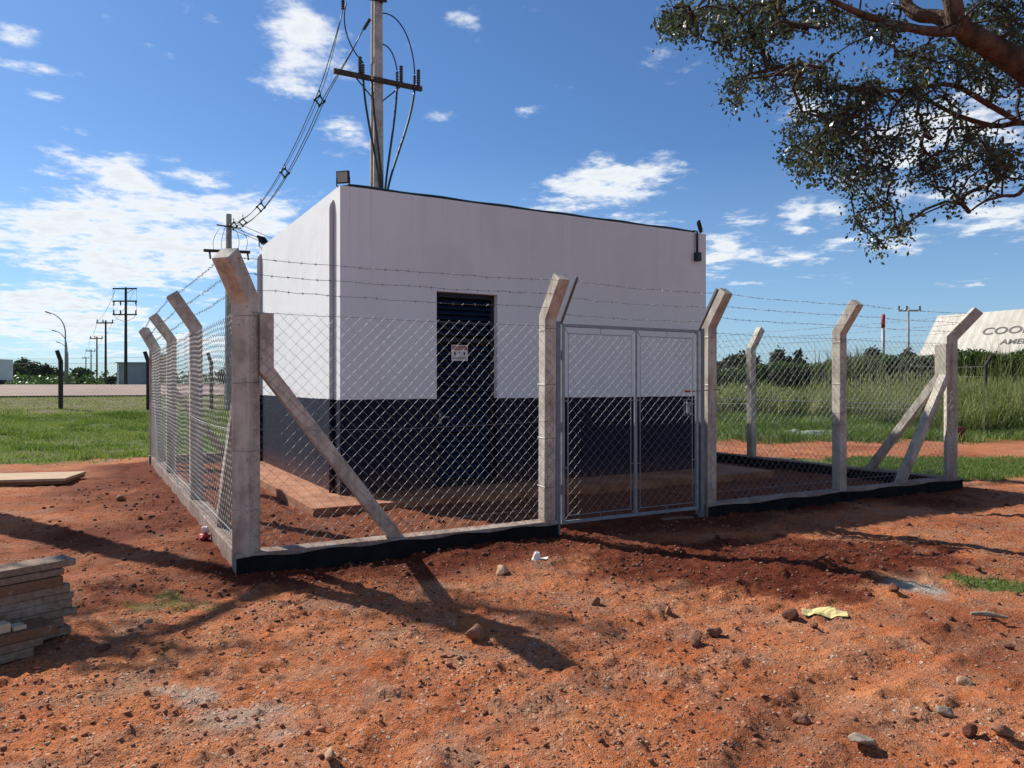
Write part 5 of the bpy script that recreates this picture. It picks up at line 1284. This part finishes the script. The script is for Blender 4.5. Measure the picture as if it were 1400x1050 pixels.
look = ['weathered grey', 'weathered grey', 'dark grey', 'weathered grey', 'grey', 'grey', 'brown', 'thin grey', 'pale sunlit']
for k in range(9):
    ln_ = 1.9; c = Fp+e*(ln_/2-offs_[k])-sd*(wds[k]/2)+sd*random.uniform(-.012, .012)
    plank('%s plank, %s of the tall stack at the left edge' % (look[k], ordn[k]), 'plank', c, (e+Vector((random.uniform(-.015, .015), random.uniform(-.015, .015), 0))), ln_, wds[k], ths[k], mats[k], 'planks in the tall stack', z_)
    z_ += ths[k]+random.uniform(.001, .006)
# low stack of offcuts in front
Fo = on_ground(62, 888); z_ = gz0+.015
for k, (o_, th, wd, lb) in enumerate(((.10, .05, .22, 'lowest'), (.05, .045, .22, 'second'), (-.03, .055, .24, 'third'))):
    ln_ = 1.2; c = Fo+e*(ln_/2+o_)-sd*(wd/2-.10)
    plank('%s short plank of the low pile against the tall stack' % lb, 'plank', c, e, ln_, wd, th, ('wood', 'wood', 'wood2')[k], 'short planks in the low pile', z_)
    z_ += th+.003
for k in range(4):
    c = Fo+e*(.16+.078*k)+sd*(.02-.012*k); hb = .012+.014*k
    mb = MB(); mb.box(Vector((c.x, c.y, z_+hb)), (e+sd*.05).normalized(), Z.cross((e+sd*.05).normalized()), Z, .034, .045, hb)
    tag(mb.build('wood_block', 'sawn', None, bevel=.002), ('lowest pale sawn block at the right of the stepped row on the low pile', 'second pale sawn block from the right on the low pile', 'third pale sawn block from the right on the low pile', 'tallest pale sawn block at the left edge of the photo')[k], 'wood block', 'pale wood blocks on the low plank pile')
# plywood on the ground
for k, (pp, lab, mt) in enumerate((((56, 662), 'lower darker plywood board lying on the soil at the left', 'wood2'), ((52, 660), 'pale plywood sheet lying on top at the left edge', 'ply'))):
    p = on_ground(60, 664); ux = Vector((.975, .22, 0)).normalized(); uy = Vector((-.22, .975, 0)).normalized()
    mb = MB(); mb.box(Vector((p.x-1.12+.02*k, p.y+.32, p.z+.05+.05*k)), ux, uy, Z, 1.28, .50, .022); tag(mb.build('plywood_sheet', mt, None, bevel=.003), lab, 'board', 'plywood sheets on the soil')

# ------------------------------------------------------------------ world, sun, camera
w = bpy.data.worlds.new('World'); SC.world = w; w.use_nodes = True; nt = w.node_tree
for n_ in list(nt.nodes): nt.nodes.remove(n_)
sky = nt.nodes.new('ShaderNodeTexSky'); sky.sky_type = 'NISHITA'; sky.sun_disc = False; sky.sun_elevation = R(SUN_EL); sky.sun_rotation = R(-SUN_AZ)
sky.air_density = 1.0; sky.dust_density = .4; sky.ozone_density = 1.6; sky.altitude = 300
tc = nt.nodes.new('ShaderNodeTexCoord'); dirv = tc.outputs['Generated']
nrm = nt.nodes.new('ShaderNodeVectorMath'); nrm.operation = 'NORMALIZE'; nt.links.new(dirv, nrm.inputs[0])
sp = nt.nodes.new('ShaderNodeSeparateXYZ'); nt.links.new(nrm.outputs[0], sp.inputs[0])
az = math_(nt, 'ARCTAN2', sp.outputs[0], sp.outputs[1]); el = math_(nt, 'ARCSINE', sp.outputs[2])
den = math_(nt, 'ADD', math_(nt, 'MAXIMUM', sp.outputs[2], 0.0), .10)
cmb = nt.nodes.new('ShaderNodeCombineXYZ')
nt.links.new(math_(nt, 'DIVIDE', sp.outputs[0], den), cmb.inputs[0]); nt.links.new(math_(nt, 'DIVIDE', sp.outputs[1], den), cmb.inputs[1])
n1 = noise(nt, cmb.outputs[0], 2.2, 9, .64); n1_ = nt.nodes[-1]; n1_.inputs['Distortion'].default_value = .6
n2 = noise(nt, cmb.outputs[0], 8.0, 8, .64)
nz = math_(nt, 'ADD', math_(nt, 'MULTIPLY', n1, .56), math_(nt, 'MULTIPLY', n2, .44))
def ang(px, py):
    a = math.atan((px-CX)/F); return a, math.atan((CY-py)/F*math.cos(a))
clouds = [  # px, py, half width, half height, strength
 (190, 330, 260, 90, .30), (60, 430, 240, 70, .27), (150, 240, 110, 45, .25), (340, 300, 120, 42, .26), (240, 470, 260, 40, .20), (-120, 330, 150, 120, .3),
 (400, 75, 66, 70, .29), (470, 180, 42, 42, .20), (25, 50, 60, 22, .22), (40, 95, 80, 20, .17), (110, 176, 30, 14, .17),
 (820, 255, 115, 42, .25), (985, 345, 75, 34, .25), (1090, 295, 36, 32, .23), (1140, 290, 34, 24, .20), (1370, 300, 100, 38, .25), (930, 75, 60, 34, .20), (1090, 145, 50, 28, .22), (1260, 200, 150, 80, .22), (1330, 130, 80, 60, .2),
 (600, 156, 40, 14, .17), (450, 110, 50, 40, .18), (560, 60, 30, 10, .12), (720, 150, 30, 10, .11), (745, 290, 60, 24, .18), (890, 235, 70, 34, .22), (870, 300, 110, 26, .16), (1010, 300, 60, 20, .18), (1060, 350, 80, 20, .17), (1120, 380, 90, 14, .14), (1000, 385, 70, 14, .13), (1180, 300, 50, 20, .17), (1330, 250, 90, 40, .2), (1300, 390, 100, 16, .13), (660, 60, 40, 14, .11), (300, 30, 26, 10, .13), (290, 110, 30, 10, .1), (200, 205, 26, 10, .12), (60, 130, 60, 16, .16), (350, 60, 24, 12, .12), (260, 240, 90, 24, .22), (1240, 335, 80, 20, .16), (640, 20, 50, 22, .13), (930, 265, 60, 25, .14), (795, 120, 40, 20, .10), (850, 185, 26, 14, .14), (970, 172, 36, 12, .12), (1170, 330, 90, 18, .14), (720, 12, 40, 16, .12), (200, 65, 25, 12, .10), (140, 20, 25, 12, .12)]
for a_ in range(100, 270, 34):          # unseen cloud added behind the viewer to brighten the shaded facade
    for e__ in (14, 32, 52): clouds.append(('deg', a_+random.uniform(-8, 8), e__, random.uniform(14, 22), random.uniform(7, 12), .24))
tot = None
for c_ in clouds:
    if c_[0] == 'deg': _, a, e_, wa, we, st = c_; a = R(a-360 if a > 180 else a); e_ = R(e_); wa = R(wa); we = R(we)
    else:
        px, py, hw, hh, st = c_; a, e_ = ang(px, py); wa = hw/F*math.cos(a)**2*1.05; we = hh/F*math.cos(a)
    u = math_(nt, 'POWER', math_(nt, 'DIVIDE', math_(nt, 'SUBTRACT', az, a), wa), 2.0) if False else None
    d1 = math_(nt, 'MULTIPLY', math_(nt, 'SUBTRACT', az, a), 1/wa); d2 = math_(nt, 'MULTIPLY', math_(nt, 'SUBTRACT', el, e_), 1/we)
    r2 = math_(nt, 'ADD', math_(nt, 'MULTIPLY', d1, d1), math_(nt, 'MULTIPLY', d2, d2))
    g = math_(nt, 'MULTIPLY', math_(nt, 'EXPONENT', math_(nt, 'MULTIPLY', r2, -1.0)), st)
    tot = g if tot is None else math_(nt, 'MAXIMUM', tot, g)
dens = math_(nt, 'ADD', nz, tot)
mr = nt.nodes.new('ShaderNodeMapRange'); mr.interpolation_type = 'SMOOTHSTEP'; mr.inputs[1].default_value = .62; mr.inputs[2].default_value = .79; nt.links.new(dens, mr.inputs[0])
# sunlit cloud radiance relative to the sky, thicker parts a little greyer
ccol = ramp(nt, dens, [(.62, (4.9, 5.5, 6.3)), (.72, (6.4, 6.5, 6.6)), (.80, (5.3, 5.6, 5.9)), (.95, (4.3, 4.7, 5.1))])
skc = mixc(nt, 1.0, sky.outputs[0], (.375, .54, .735), 'MULTIPLY')
hz = nt.nodes.new('ShaderNodeMapRange'); hz.inputs[1].default_value = .30; hz.inputs[2].default_value = .0; hz.inputs[4].default_value = .30; nt.links.new(el, hz.inputs[0])
skc = mixc(nt, hz.outputs[0], skc, (3.6, 5.0, 6.4))
col = mixc(nt, mr.outputs[0], skc, ccol.outputs[0])
bg = nt.nodes.new('ShaderNodeBackground'); bg.inputs[1].default_value = .10; nt.links.new(col, bg.inputs[0])
wo = nt.nodes.new('ShaderNodeOutputWorld'); nt.links.new(bg.outputs[0], wo.inputs[0])
sd_ = bpy.data.lights.new('sun', 'SUN'); sd_.energy = 4.6; sd_.angle = R(.55); sd_.color = (1, .94, .85)
so = bpy.data.objects.new('sun', sd_); COL.objects.link(so)
S = Vector((-math.sin(R(SUN_AZ))*math.cos(R(SUN_EL)), math.cos(R(SUN_AZ))*math.cos(R(SUN_EL)), math.sin(R(SUN_EL))))
so.rotation_euler = S.to_track_quat('Z', 'Y').to_euler(); so.location = S*50
cam = bpy.data.cameras.new('camera'); cam.sensor_width = 36; cam.lens = F/1400*36; cam.clip_start = .05; cam.clip_end = 3000
co = bpy.data.objects.new('camera', cam); COL.objects.link(co); co.location = (0, 0, CH); co.rotation_euler = (R(90), 0, 0); SC.camera = co
SC.view_settings.view_transform = 'Standard'; SC.view_settings.look = 'None'; SC.view_settings.gamma = 1; SC.view_settings.exposure = .66
